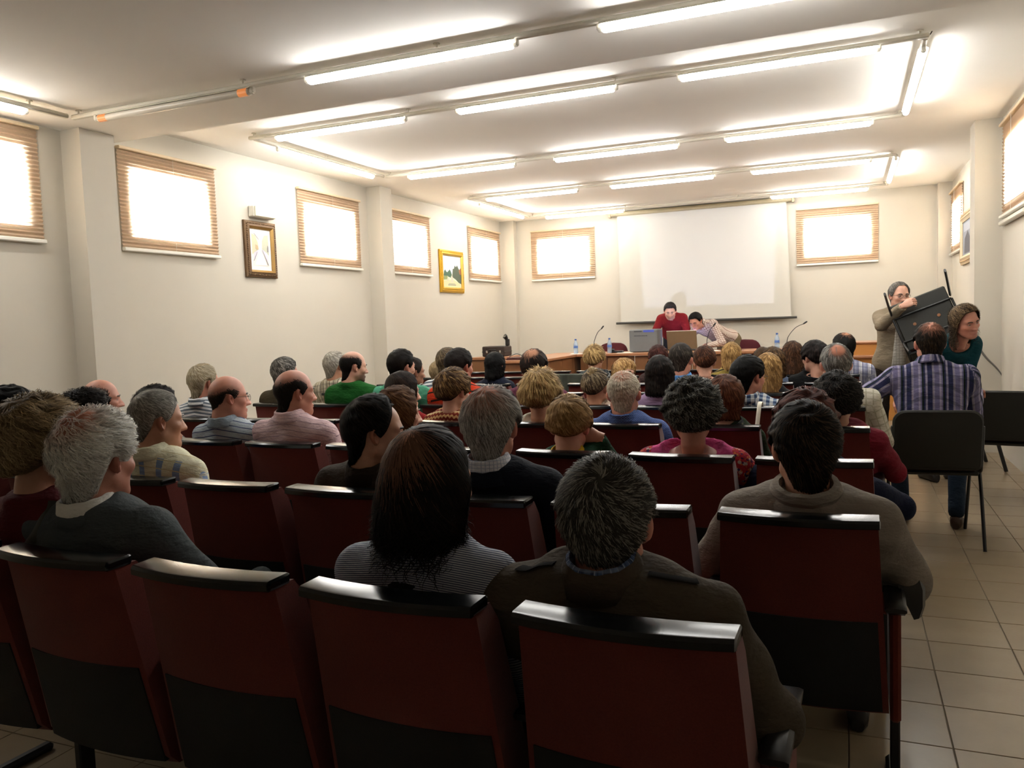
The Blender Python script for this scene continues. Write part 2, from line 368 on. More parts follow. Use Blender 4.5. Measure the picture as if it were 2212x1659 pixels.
# ---------------------------------------------------------------- wall things
b = thing('emergency_light', 'white emergency light box above the framed street sketch', 'emergency light', (XL, 6.715, 2.55))
MB().box(0, .075, -.16, .16, 0, .115, .01).obj('housing', M_white, b)
MB().box(.076, .09, -.155, .155, .005, .11, .006).obj('diffuser', mat('cream_diffuser', 'ded7bd', .25, .03), b)
MB().box(.0895, .092, -.13, .13, .022, .04, .001).obj('inner_tube', mat('bright_strip', 'fbf8ea', .2, .02, emit='fff8e0', est=.15), b)
def framed(label, pl, a, c, z0, z1, fw, fcol, fcol2, shapes, matw=0.):
    org = np.array(pl((a+c)/2, 0, (z0+z1)/2)); t = thing('framed_picture', label, 'picture', tuple(org))
    Lc = lambda s, o, z: tuple(np.array(pl(s, o, z))-org)
    def ring(in0, in1, o0, o1, nm, m, beads=0):
        b = MB(); co_ = lambda s, o: [Lc(a+s, o, z0+s), Lc(c-s, o, z0+s), Lc(c-s, o, z1-s), Lc(a+s, o, z1-s)]
        V = co_(in0, .002)+co_(in0, o0)+co_(in1, o1)+co_(in1, .002); F = []
        for r in range(3):
            for k in range(4): F.append((r*4+k, r*4+(k+1) % 4, r*4+4+(k+1) % 4, r*4+4+k))
        b.add(V, F)
        if beads:
            mid = (in0+in1)/2; oo = (o0+o1)/2
            for (s0, s1, zz0, zz1) in ((a+mid, c-mid, z0+mid, z0+mid), (a+mid, c-mid, z1-mid, z1-mid), (a+mid, a+mid, z0+mid, z1-mid), (c-mid, c-mid, z0+mid, z1-mid)):
                n = int(max(abs(s1-s0), abs(zz1-zz0))/beads)
                for i in range(n):
                    f = (i+.5)/n; p = Lc(s0+(s1-s0)*f, oo, zz0+(zz1-zz0)*f); e = beads*.33
                    b.box(p[0]-e, p[0]+e, p[1]-e, p[1]+e, p[2]-e, p[2]+e, e*.5)
        b.obj(nm, m, t)
    ring(0, fw*.7, .025, .045, 'frame', fcol, .022); ring(fw*.7, fw, .042, .022, 'inner_frame', fcol2)
    b = MB(); s = fw; b.add([Lc(a+s, .012, z0+s), Lc(c-s, .012, z0+s), Lc(c-s, .012, z1-s), Lc(a+s, .012, z1-s)], [(0, 1, 2, 3)], 0)
    mats = [shapes[0]]; A0, A1, B0, B1 = a+s+matw, c-s-matw, z0+s+matw*1.2, z1-s-matw*1.2
    for i, (m_, pts) in enumerate(shapes[1:]):
        if m_ not in mats: mats.append(m_)
        o = .0125+.0004*i
        b.add([Lc(A0+(A1-A0)*u, o, B0+(B1-B0)*v) for u, v in pts], [tuple(range(len(pts)))], mats.index(m_))
    b.obj('painting', mats, t)
    return t
pm = lambda n, c: mat('paint_'+n, c, .8, .08, 60)
rs = random.Random(5)
sk = [pm('paper', 'efece8'), (pm('sky_wash', 'e9e6dd'), [(0, 0), (1, 0), (1, 1), (0, 1)])]
sk += [(pm('tree_wash', 'cdc9ac'), [(0, .35), (.2, .42), (.42, .5), (.36, .72), (.22, .93), (0, .98)]), (pm('tree_wash2', 'c2c3ad'), [(1, .35), (.8, .45), (.6, .52), (.62, .78), (.76, .95), (1, .98)]),
       (pm('haze_lilac', 'd4d2dd'), [(.05, .12), (.5, .5), (.42, .52), (.1, .4)]), (pm('haze_lilac', 'd4d2dd'), [(.95, .12), (.55, .48), (.62, .52), (.92, .4)]), (pm('path', 'e6e4e6'), [(.12, .02), (.88, .02), (.56, .45), (.46, .45)]),
       (pm('ink', '8d8788'), [(.9, .05), (.97, .03), (.62, .5), (.6, .5)]), (pm('ink', '8d8788'), [(.9, .45), (.98, .45), (.98, .62), (.93, .66)]), (pm('ink', '8d8788'), [(.05, .15), (.09, .15), (.3, .42), (.28, .43)]),
       (pm('ink', '8d8788'), [(.12, .99), (.16, .99), (.42, .82), (.4, .81)]), (pm('ochre', 'bfa986'), [(.2, .52), (.36, .5), (.34, .62), (.2, .66)])]
framed('pale street sketch in ornate brown frame below the emergency light', pL, 6.46, 6.93, 1.955, 2.515, .075, mat('ornate_bronze', '6b5238', .45, .3, 80, .4, .4), mat('gilt_inner', 'a8854c', .35, .15, 60, 0, .6), sk, .035)
ld = [pm('pale_sky', 'd6dbe0'), (pm('cloud', 'e6e8ea'), [(.1, .72), (.5, .66), (.75, .74), (.4, .84)]), (pm('haze', 'dcd9c6'), [(0, 0), (1, 0), (1, .44), (0, .44)]),
      (pm('tree_green', '4d6a55'), [(.06, .36), (.1, .5), (.16, .56), (.2, .5), (.26, .47), (.33, .52), (.4, .57), (.46, .5), (.5, .4), (.42, .3), (.36, .33), (.2, .33)]),
      (pm('tree_grey', '55604f'), [(.52, .33), (.56, .6), (.62, .6), (.68, .72), (.74, .66), (.8, .73), (.88, .62), (1, .5), (1, .12), (.86, .16), (.7, .26)]),
      (pm('brick', '9b6a4b'), [(.88, .55), (1, .66), (1, .42), (.92, .44)]), (pm('lawn', '8f9a68'), [(0, .22), (.28, .25), (.3, .36), (.1, .36), (0, .3)]), (pm('path_sand', 'dccda2'), [(0, 0), (1, 0), (1, .1), (.62, .24), (.34, .24), (0, .2)]),
      (pm('statue', 'c9c5b0'), [(.42, .16), (.58, .16), (.55, .32), (.5, .4), (.46, .32)]), (pm('statue', 'c9c5b0'), [(.22, .2), (.32, .2), (.3, .34), (.27, .36)]), (pm('basin', 'a9a78f'), [(.28, .05), (.7, .05), (.7, .1), (.62, .13), (.36, .13), (.28, .1)])]
framed('landscape painting with trees in a bright gilt frame on left wall', pL, 10.6, 11.38, 1.9, 2.525, .08, mat('bright_gilt', 'c59a2c', .3, .2, 50, .2, .7), mat('light_gilt', 'd8b455', .28, .1, 50, 0, .7), ld)
rp = [pm('grey_blue', '8b8f98'), (pm('grey_dark', '5d5b60'), [(.15, .05), (.85, .05), (.8, .5), (.5, .7), (.25, .45)]), (pm('grey_light', 'a9acb4'), [(.1, .7), (.9, .7), (.9, .95), (.1, .95)])]
framed('framed picture with beaded pale frame on the right wall', pR, 10.65, 11.74, 1.93, 2.56, .11, mat('pale_beaded_frame', 'b49c78', .5, .2, 60), mat('pale_liner', 'cdbd9e', .5, .1), rp)
# projection screen
t = thing('projection_screen', 'large white roll-down projection screen on the front wall', 'screen', (-2.13, 12.9, 0))
b = MB(); zz = np.linspace(1.368, 3.07, 18); V = []
for i, z in enumerate(zz):
    w0 = -3.41-.02*(z-1.36)/1.7; w1 = -.79-.055*(z-1.36)/1.7
    for j in range(13):
        f = j/12; V.append((w0+(w1-w0)*f+2.13, .004*math.sin(f*5+i*.25)+(.006 if 8 <= i <= 8 else 0), z))
F = [(i*13+j, i*13+j+1, (i+1)*13+j+1, (i+1)*13+j) for i in range(17) for j in range(12)]
b.add(V, F); b.obj('screen_fabric', mat('white_screen_fabric', 'cac7bd', .8, .01, 4, spec=.2), t, True)
MB().tube([(-1.36, 0, 1.35), (1.42, 0, 1.35)], .019, 10).obj('weight_bar', mat('dark_grey_bar', '3a3733', .5), t, True)
b = MB(); b.tube([(-1.40, 0, 3.1), (1.36, 0, 3.1)], .036, 14); b.box(-1.44, -1.40, -.05, .05, 3.05, 3.147, .01); b.box(1.36, 1.40, -.05, .05, 3.05, 3.147, .01)
b.obj('roller_case', mat('beige_roller', 'b3a88c', .45), t, .6)
# projector light (real projector among the rows)
pj = np.array([-1.85, 7.06, 1.10]); tgt = np.array([-2.03, 12.9, 2.31])
ld_ = bpy.data.lights.new('projector_beam', 'SPOT'); lo = bpy.data.objects.new('projector_beam', ld_); link(lo)
fw = (tgt-pj)/np.linalg.norm(tgt-pj); rx = np.cross(fw, [0, 0, 1]); rx /= np.linalg.norm(rx); ux = np.cross(rx, fw)
lo.matrix_world = Matrix(((rx[0], ux[0], -fw[0], pj[0]), (rx[1], ux[1], -fw[1], pj[1]), (rx[2], ux[2], -fw[2], pj[2]), (0, 0, 0, 1)))
ld_.spot_size = math.radians(32); ld_.spot_blend = .0; ld_.shadow_soft_size = .02; ld_.energy = 110; ld_.use_nodes = True
nt_ = ld_.node_tree; em = nt_.nodes['Emission']
def nn(ty, **k):
    x = nt_.nodes.new(ty); [setattr(x, a, v) for a, v in k.items()]; return x
tc = nn('ShaderNodeTexCoord'); sp = nn('ShaderNodeSeparateXYZ'); nt_.links.new(tc.outputs['Normal'], sp.inputs[0])
def mth(op, a, b=0.):
    x = nn('ShaderNodeMath', operation=op)
    for i, v in enumerate((a, b)):
        if hasattr(v, 'is_output'): nt_.links.new(v, x.inputs[i])
        else: x.inputs[i].default_value = v
    return x.outputs[0]
qx = mth('ABSOLUTE', mth('DIVIDE', sp.outputs[0], sp.outputs[2])); qy = mth('ABSOLUTE', mth('DIVIDE', sp.outputs[1], sp.outputs[2]))
mk = mth('MULTIPLY', mth('LESS_THAN', qx, 1.0/5.84), mth('LESS_THAN', qy, .735/5.96))
nt_.links.new(mk, em.inputs[1]); em.inputs[0].default_value = (.55, .66, 1.0, 1)
# ---------------------------------------------------------------- auditorium seats
def fabric_mat(name, c1, c2, rough=.95, sc=260):
    k = NT(name); n = k.noise(sc, 2); n2 = k.noise(7, 2)
    c = k.mix(n, lin(c1), lin(c2)); c = k.mix(k.math('MULTIPLY', n2, .35), c, tuple(x*.6 for x in lin(c1)))
    k.link(c, k.b.inputs['Base Color']); k.b.inputs['Roughness'].default_value = rough; k.b.inputs['Specular IOR Level'].default_value = .15
    k.b.inputs['Sheen Weight'].default_value = .25; k.b.inputs['Sheen Roughness'].default_value = .4
    k.bump(n, .15, .002); return k.m
M_red = fabric_mat('burgundy_seat_fabric', '5a2722', '74352d')
M_redboard = fabric_mat('red_side_fabric', '692c22', '7d3a2c')
M_cap = mat('glossy_black_cap', '0d0f10', .17, .05, spec=.4)
M_panel = mat('black_back_panel', '0c0c0a', .75, .2, 90, .2)
PITCH_X = .4821
ROWS = {'A': (1.3273, -.0282, -.373), 'B': (2.2062, -.014, -.1294), 'C': (3.0775, -.0252, -.1208), 'D': (3.99, -.005, -.112), 'E': (4.87, -.01, -.115), 'F': (5.74, -.01, -.115), 'G': (6.62, -.01, -.115), 'H': (7.5, -.01, -.115), 'I': (8.36, -.01, -.115)}
RN = dict(zip('ABCDEFGHI', ['nearest', 'second', 'third', 'fourth', 'fifth', 'sixth', 'seventh', 'eighth', 'farthest']))
def seat_meshes():
    out = {}
    hw = lambda z: .196+(.86-z)*.05
    bow = lambda x, w: -.024*(1-(x/w)**2)
    rear = lambda z: .012+(.85-z)*.20                      # rear surface y
    xs = np.linspace(-1, 1, 11)
    b = MB(); rings = []
    prof = [(.845, 0, .052), (.80, 0, .075), (.70, 0, .085), (.58, 0, .095), (.45, 0, .10), (.33, 0, .085), (.30, .02, .06)]
    for u in xs:
        r = []
        for z, a, th in prof: r.append((hw(z)*u, rear(z)+a+bow(u, 1), z))
        for z, a, th in prof[::-1]: r.append((hw(z)*u, rear(z)+th+bow(u, 1)*.8+.012*(u*u), z))
        rings.append(r)
    b.loft(rings); out['back_cushion'] = (b.mesh('back_cushion', M_red, .6), None)
    b = MB(); rings = []
    for u in np.concatenate([[-1.0], xs*.985, [1.0]]):
        e = .006 if abs(u) == 1 else 0
        y = bow(u, 1); x = u*.202
        rings.append([(x, -.008+y+e, .842+e), (x, -.013+y+e, .845), (x, -.013+y+e, .858-e), (x, -.008+y+e, .8645-e), (x, -.003+y+e, .8655-e), (x, .056+y*.8-e, .8665-e), (x, .062+y*.8-e, .8625), (x, .062+y*.8-e, .848), (x, .058+y*.8-e, .842+e)])
    b.loft(rings); out['top_cap'] = (b.mesh('top_cap', M_cap, .35), None)
    b = MB(); rings = []
    for u in xs*.93:
        r = [(hw(z)*u, rear(z)-.004+bow(u, 1), z) for z in (.578, .45, .315)]+[(hw(z)*u, rear(z)+.01+bow(u, 1), z) for z in (.315, .45, .578)]
        rings.append(r)
    b.loft(rings); out['back_panel'] = (b.mesh('back_panel', M_panel, .5), None)
    b = MB(); b.box(-.205, .205, .16, .58, .375, .455, .03); out['seat_cushion'] = (b.mesh('seat_cushion', M_red), None)
    b = MB(); b.box(-.2, .2, .15, .56, .345, .38, .012); out['seat_pan'] = (b.mesh('seat_pan', M_panel), None)
    b = MB(); rr = []
    for y, h in ((.13, .006), (.145, .015), (.3, .017), (.42, .016), (.445, .006)): rr.append([(x, y, .59+zz*h) for x, zz in ((-.022, -1), (.022, -1), (.027, -.4), (.027, .5), (.018, 1), (-.018, 1), (-.027, .5), (-.027, -.4))])
    b.loft(rr); out['armrest'] = (b.mesh('armrest', M_black, .7), 1)
    b = MB(); b.box(-.014, .014, .17, .43, .26, .572, .008); out['side_panel'] = (b.mesh('side_panel', M_redboard), 1)
    b = MB(); b.box(-.0125, .0125, .2, .25, .02, .575, .004); b.box(-.02, .02, .06, .46, 0, .028, .01); out['leg'] = (b.mesh('leg', M_blackmetal), 1)
    return out
SM = seat_meshes()
ORD = 'first second third fourth fifth sixth seventh eighth ninth'.split()
def make_seat(x, y, rz, label, left_arm=False, group=None):
    t = thing('auditorium_seat', label, 'seat', (x, y, 0), rz, group)
    for nm, (me, side) in SM.items():
        obj(nm, me, t, (PITCH_X/2 if side else 0, 0, 0))
        if side and left_arm: obj(nm, me, t, (-PITCH_X/2, 0, 0))
    return t
def seat_pos(r, k):
    y0, s, x0 = ROWS[r]; x = x0-k*PITCH_X; return x, y0+s*x, math.atan(s)
def seat_col(r, x): return int(round((ROWS[r][2]-x)/PITCH_X))
def build_seats(occ):
    n_of = dict(A=5, B=9, C=9, D=9, E=9, F=9, G=9, H=9, I=9)
    for r in ROWS:
        for k in range(n_of[r]):
            x, y, rz = seat_pos(r, k); who = occ.get((r, k))
            if who: lb = 'burgundy seat holding the '+who
            else:
                ns = [(abs(j), occ[(r, k+j)], 'right' if j > 0 else 'left') for j in (-1, 1, -2, 2, -3, 3, -4, 4) if (r, k+j) in occ]
                # k grows to the left, so k+j with j>0 is a seat to the left: this seat is right of it
                if ns: d, w_, sd = ns[0]; cnt = ['', 'next on the ', 'second seat ', 'third seat ', 'fourth seat '][d]; lb = 'empty burgundy seat, %s%s of the %s' % (cnt, sd, w_)
                else: lb = 'empty burgundy seat, %s from the aisle in the %s row' % (ORD[k], RN[r])
            if len(lb.split()) > 16: lb = lb.replace('empty burgundy seat', 'empty seat')
            s = make_seat(x, y, rz, lb, left_arm=(k == n_of[r]-1), group='burgundy seats in rows')
            if (r, k) == ('B', 0):
                b = MB(); V = [on_y(*q_, 2.5) for q_ in ((1938, 1212), (1962, 1210), (1982, 1240), (1993, 1275), (1993, 1312), (1985, 1335), (1974, 1337), (1962, 1312), (1950, 1290), (1940, 1270))]
                V = [Matrix.Rotation(-rz, 3, 'Z') @ Vector((q_[0]-x, 2.5-y+.25*(q_[0]-.2), q_[2])) for q_ in V]; b.loft([[tuple(q_) for q_ in V], [(q_[0]+.008, q_[1]+.022, q_[2]) for q_ in V]]); b.obj('folded_writing_tablet', M_black, s, .5)
# ---------------------------------------------------------------- stacking chairs
M_seatred = fabric_mat('burgundy_chair_fabric', '451d22', '5a272c')
M_shell = mat('black_plastic_shell', '15150f', .55, .15, 120, .15)
def make_chair(label, cat='chair'):
    t = thing('stacking_chair', label, cat)
    def pad(nm, m, hw, y0, y1, zlo, zhi, thick, lean, bev):
        # rounded-rectangle slab standing in x/z, leaning back
        b = MB(); rc = .07; pts = []
        for cx, cz, a0 in ((hw-rc, zhi-rc, 0), (-hw+rc, zhi-rc, 90), (-hw+.03, zlo+.03, 180), (hw-.03, zlo+.03, 270)):
            r = rc if a0 < 180 else .03
            for i in range(6):
                a = math.radians(a0+i*18); pts.append((cx+r*math.cos(a), cz+r*math.sin(a)))
        rings = []
        for f, ins in ((0, bev), (.25, 0), (.75, 0), (1, bev)):
            r = []
            for x, z in pts:
                mx = x*(1-ins/hw); mz = (z-(zlo+zhi)/2)*(1-ins/((zhi-zlo)/2))+(zlo+zhi)/2
                r.append((mx, y0+(y1-y0)*f-lean*(mz-zlo)-.03*(1-(mx/hw)**2), mz))
            rings.append(r)
        b.loft(rings); return b.obj(nm, m, t, .6)
    pad('back_shell', M_shell, .235, -.235, -.205, .46, .815, .03, .18, .01)
    pad('back_cushion', M_seatred, .222, -.206, -.172, .475, .80, .03, .18, .014)
    b = MB(); b.box(-.225, .225, -.2, .22, .445, .49, .022); b.obj('seat_cushion', M_seatred, t, .7)
    b = MB(); b.box(-.23, .23, -.205, .225, .425, .447, .01); b.obj('seat_pan', M_shell, t)
    for s in (-1, 1):
        MB().tube([(s*.24, .26, 0), (s*.243, .2, .22), (s*.243, .13, .425)], .0125, 8, flat=(.8, 1.25)).obj('leg', M_blackmetal, t, .8)
        MB().tube(smooth_path([(s*.246, -.27, 0), (s*.246, -.17, .3), (s*.243, -.13, .43)], 4), .0125, 8, flat=(.8, 1.25)).obj('leg', M_blackmetal, t, .8)
        MB().tube(smooth_path([(s*.243, .1, .435), (s*.243, -.12, .435), (s*.24, -.19, .5), (s*.232, -.265, .72)], 5), .011, 8).obj('side_frame', M_blackmetal, t, .8)
    MB().tube([(-.24, .1, .418), (.24, .1, .418)], .009, 8).tube([(-.24, -.12, .418), (.24, -.12, .418)], .009, 8).obj('crossbar', M_blackmetal, t, .8)
    for s in (-1, 1): MB().lathe([(.0, -.004), (.014, -.003), (.014, .004), (0, .005)], (s*.1, .0, .422), 10).obj('bolt', mat('copper_bolt', '8a5a35', .4, .1), t)
    return t
ch1 = make_chair('black and burgundy stacking chair in the aisle under the plaid shirt man')
ch1.location = (.452, 5.475, 0); ch1.rotation_euler = (0, 0, math.radians(3.6))
dup(ch1, (.985, 6.72, 0), math.radians(-10), 'empty black and burgundy stacking chair at the right edge by the wall')
dup(ch1, (.93, 8.05, 0), math.radians(-80), 'stacking chair by the right wall mostly hidden behind the teal sweater woman')
carried = dup(ch1, (0, 0, 0), 0, 'black stacking chair held up by the standing man in beige coat')
ROT = Matrix.Rotation(math.radians(-21), 4, 'Y') @ Matrix.Rotation(math.radians(-101), 4, 'X') @ Matrix.Rotation(math.pi, 4, 'Z')
carried.matrix_world = Matrix.Translation(tuple(on_y(2002, 690, 7.9))) @ ROT @ Matrix.Translation((0, 0, -.42))
# ---------------------------------------------------------------- stage
def wood(name, c1, c2, axis=0, rough=.4):
    k = NT(name); mp = k.new('ShaderNodeMapping'); k.link(k.coord(), mp.inputs[0])
    sc = [14, 14, 14]; sc[axis] = 1.2; mp.inputs['Scale'].default_value = sc
    n = k.noise(1.6, 6, mp.outputs[0], .65); k.link(k.mix(n, lin(c1), lin(c2)), k.b.inputs['Base Color'])
    k.b.inputs['Roughness'].default_value = rough; return k.m
M_wtop = wood('varnished_wood_top', '87583a', '9f6d4a'); M_wpan = wood('brown_wood_panel', '654024', '7f5431', 2); M_wlight = wood('light_wood_panel', 'a86f33', 'c48a48')
structure(MB().box(XL, XR, 9.15, YF, 0, .2, .01).obj('stage_platform', mat('stage_floor', '7d6a52', .6, .1)))
TZ = .945
t = thing('presidential_table', 'long wooden speakers table on the stage with panelled front', 'table', (-2.1, 11.2, .2))
X0, X1 = -3.5+2.1, -.72+2.1
MB().box(X0, X1, -.42, .38, TZ-.2-.035, TZ-.2, .006).obj('tabletop', M_wtop, t)
n = 7
for i in range(n):
    a = X0+.03+(X1-X0-.06)*i/n; MB().box(a+.004, a+(X1-X0-.06)/n-.004, -.36, -.335, .02, TZ-.24, .006).obj('front_panel', M_wpan, t)
for x in (X0+.05, X1-.08): MB().box(x, x+.03, -.33, .34, 0, TZ-.236, .003).obj('end_panel', M_wpan, t)
t = thing('side_table', 'wooden wing table at the left end of the speakers table', 'table', (-3.77, 10.1, .2))
MB().box(-.28, .27, -.85, 1.4, TZ-.235, TZ-.2, .006).obj('tabletop', M_wtop, t)
for i in range(4): MB().box(.2, .225, -.8+i*.5, -.8+i*.5+.49, .02, TZ-.24, .006).obj('side_panel', M_wpan, t)
MB().box(-.26, .198, -.8, -.775, .02, TZ-.24, .006).obj('end_panel', M_wpan, t)
MB().box(-.26, .198, 1.3, 1.325, 0, TZ-.24, .006).obj('end_panel', M_wpan, t)
t = thing('cabinet', 'wooden cabinet under the dark case at the left of the stage', 'cabinet', (-4.33, 9.85, .2))
MB().box(-.25, .24, -.25, .3, .745, .78, .004).obj('top', M_wtop, t); MB().box(-.24, .23, -.22, .3, 0, .744, .004).obj('body', M_wpan, t)
for s in (-.235, .002): MB().box(s, s+.228, -.238, -.221, .03, .72, .004).obj('door', M_wpan, t)
t = thing('lectern_cabinet', 'light wood stepped counter at the right end of the stage', 'counter', (.42, 10.0, .2))
MB().box(-.38, .75, -.1, .4, .0, .835, .005).obj('back_panel', M_wlight, t); MB().box(-.4, .77, -.12, .42, .835, .855, .004).obj('top', M_wtop, t)
MB().box(-.4, .77, -.35, -.1, .685, .71, .005).obj('shelf', M_wtop, t); MB().box(-.36, .73, -.3, -.1, 0, .684, .004).obj('front_panel', M_wlight, t)
def conf_chair(x, y, label):
    t = thing('conference_chair', label, 'chair', (x, y, .2))
    b = MB(); rings = []
    for f, ins in ((0, .02), (.3, 0), (.7, 0), (1, .02)):
        r = []
        for i in range(24):
            a = 2*math.pi*i/24; c, s = math.cos(a), math.sin(a)
            e = .55; x_ = (.235-ins)*math.copysign(abs(c)**e, c); z_ = .66+(.205-ins)*math.copysign(abs(s)**(e+.25), s)
            r.append((x_, -.03+.06*f+.05*(x_/.235)**2*-1, z_))
        rings.append(r)
    b.loft(rings); b.obj('backrest', M_seatred, t, .7)
    MB().box(-.23, .23, -.5, -.04, .41, .47, .025).obj('seat_cushion', M_seatred, t)
    MB().tube([(0, 0, .62), (0, .03, .44), (0, -.2, .4)], .02, 8).obj('back_bar', M_blackmetal, t, .7)
    MB().tube([(0, -.26, .4), (0, -.26, .07)], .025, 10).obj('post', M_blackmetal, t, .7)
    for k in range(5):
        a = k*2*math.pi/5; MB().tube([(0, -.26, .08), (.26*math.cos(a), -.26+.26*math.sin(a), .02)], .018, 6).obj('leg', M_blackmetal, t, .7)
    return t
conf_chair(-3.27, 11.9, 'burgundy chair behind the speakers table near the second water bottle')
conf_chair(-1.36, 11.9, 'burgundy chair behind the speakers table right of the checked shirt man')
# table items
M_pet = None
def pet():
    k = NT('clear_bottle_plastic'); tr = k.new('ShaderNodeBsdfTransparent'); tr.inputs[0].default_value = (.78, .87, .95, 1)
    mx = k.new('ShaderNodeMixShader'); mx.inputs[0].default_value = .45; k.b.inputs['Base Color'].default_value = (*lin('c3d3e2'), 1); k.b.inputs['Roughness'].default_value = .12
    k.link(tr.outputs[0], mx.inputs[1]); k.link(k.b.outputs[0], mx.inputs[2]); k.link(mx.outputs[0], k.out.inputs[0]); return k.m
M_pet = pet(); M_blue = mat('blue_cap', '2b4f8e', .4); M_blabel = mat('blue_label', '4d6fae', .5, .3, 90)
def bottle(x, y, label):
    t = thing('water_bottle', label, 'bottle', (x, y, TZ), 0, 'water bottles on the speakers table')
    bb_ = MB().lathe([(.0, 0), (.028, .002), (.032, .012), (.0315, .05), (.030, .055), (.0315, .06), (.0315, .12), (.029, .145), (.018, .172), (.013, .182), (.013, .192), (0, .193)], seg=16).obj('bottle_body', M_pet, t, .8)
    MB().lathe([(.0322, .082), (.0326, .084), (.0326, .112), (.0322, .114)], seg=16).obj('label', M_blabel, bb_, .8)
    MB().lathe([(0, .19), (.0155, .191), (.0155, .208), (.014, .211), (0, .2115)], seg=12).obj('cap', M_blue, bb_, .6)
bottle(on_y(1244, 760, 11.0)[0], 11.0, 'leftmost water bottle on the speakers table'); bottle(on_y(1317, 758, 11.0)[0], 11.0, 'water bottle in front of the burgundy chair near the grey computer'); bottle(on_y(1701, 745, 11.25)[0]-.13, 11.25, 'water bottle by the right microphone')
def mic(u, v0, ut, vt, label, y=11.15):
    p = on_y(u, v0, y); q = on_y(ut, vt, y); t = thing('gooseneck_microphone', label, 'microphone', (p[0], y, TZ), 0, 'gooseneck microphones on the speakers table')
    MB().lathe([(0, 0), (.05, .002), (.05, .018), (.03, .028), (0, .03)], seg=14).obj('base', M_black, t, .6)
    dx, dz_ = q[0]-p[0], q[2]-TZ
    pa = smooth_path([(0, 0, .025), (.0+dx*.05, 0, dz_*.45), (dx*.45, 0, dz_*.82), (dx*.9, 0, dz_*.98)], 6)
    MB().tube(pa, .0045, 7).obj('gooseneck', M_black, t, .8)
    e = pa[-1]; d_ = np.array([dx*.35, 0, dz_*.16]); d_ /= np.linalg.norm(d_)
    MB().tube([e-d_*.01, e, e+d_*.02, e+d_*.045, e+d_*.055], [.006, .009, .011, .010, .003], 10).obj('capsule', M_black, t, .8)
mic(1283, 757, 1301, 709, 'left gooseneck microphone between the two water bottles'); mic(1527, 752, 1543, 703, 'gooseneck microphone in front of the checked shirt man'); mic(1700, 745, 1740, 698, 'right gooseneck microphone beside the right water bottle', 11.2)
t = thing('desktop_computer', 'grey computer tower on the speakers table left of the laptop', 'computer', (-2.62, 11.2, TZ))
cs_ = MB().box(-.2, .19, -.12, .25, 0, .315, .015).obj('case', mat('grey_case', '686a6a', .5, .04), t)
MB().box(-.205, -.19, -.1, .24, .02, .3, .006).obj('front_bezel', mat('light_grey_bezel', 'a6a9ad', .4), t)
b = MB(); b.box(.0, .15, -.123, -.119, .275, .305); b.obj('blue_label', mat('blue_violet_label', '4657b8', .4), cs_)
b = MB()
for i, (a, c) in enumerate([(-.13, -.02)]): b.box(a, c, -.123, -.119, .28, .298)
rs = random.Random(3); x = -.13
while x < .05:
    w_ = rs.uniform(.008, .02); b.box(x, x+w_, -.123, -.119, .222, .235); x += w_+.004
b.obj('printed_text', mat('dark_print', '43464a', .6), cs_)
t = thing('laptop', 'open laptop seen from behind on the speakers table', 'laptop', (-2.13, 11.3, TZ))
b = MB(); b.box(-.19, .19, -.0, .27, 0, .022, .006); b.obj('base', mat('dark_laptop_base', '3a3835', .4), t)
b = MB(); q = .07; V = [(-.205, .02, .02), (.205, .02, .02), (.205, .02-q, .272), (-.205, .02-q, .272)]
V2 = [(x, y+.014, z) for x, y, z in V]; b.add(V+V2, [(0, 1, 2, 3), (7, 6, 5, 4), (0, 4, 5, 1), (2, 6, 7, 3), (1, 5, 6, 2), (0, 3, 7, 4)]); lid_ = b.obj('lid', mat('taupe_laptop_lid', '75624a', .4, .05), t)
MB().box(-.204, .204, .018-q, .034-q, .272, .28, .002).obj('lid_edge', mat('pale_lid_edge', 'd8d2c4', .4), lid_)
b = MB(); V = [(-.19, .036, .03), (.19, .036, .03), (.19, .036-q*.95, .26), (-.19, .036-q*.95, .26)]; b.add(V, [(0, 3, 2, 1)]); b.obj('display', mat('lit_laptop_display', 'b8c4f0', .3, .02, emit='b9c4ff', est=1.5), lid_)
t = thing('conference_phone', 'black phone beside the second water bottle on the table', 'phone', (-3.0, 11.08, TZ))
MB().box(-.09, .09, -.06, .06, 0, .03, .012).obj('base', M_black, t); MB().box(-.09, -.045, -.07, .07, .03, .055, .012).obj('handset', M_black, t)
for i, (x, y, r) in enumerate([(-3.55, 11.02, .2), (-3.42, 11.12, -.1), (-2.87, 11.05, .1), (-1.7, 11.05, .3)]):
    o = MB().box(-.105, .105, -.148, .148, 0, .003).obj('paper_sheet', mat('white_paper', 'e9e6dd', .8, .02), None, False, (x, y, TZ+.0005)); o.rotation_euler = (0, 0, r)
    tag(o, ['white paper sheet behind the leftmost water bottle', 'white paper sheet between the first bottle and left microphone', 'white paper sheet left of the grey computer', 'white paper sheet under the middle microphone'][i], 'paper', 'papers on the speakers table')
t = thing('equipment_case', 'dark brown case lying on the left stage cabinet', 'case', (-4.3, 9.85, .98))
MB().box(-.17, .15, -.1, .16, .0, .135, .012).obj('case_body', M_dark, t); MB().box(-.173, .153, -.103, .163, .06, .068, .002).obj('lid_seam', M_black, t)
MB().tube(smooth_path([(-.05, -.1, .07), (-.05, -.13, .09), (.03, -.13, .09), (.03, -.1, .07)], 4), .006, 6).obj('handle', M_black, t)
for x in (-.1, .09): MB().box(x-.012, x+.012, -.107, -.1, .05, .08, .003).obj('latch', M_chrome, t)
t = thing('handheld_lamp', 'black upright torch with pale lens standing on the dark case', 'torch', (-4.17, 9.9, 1.116))
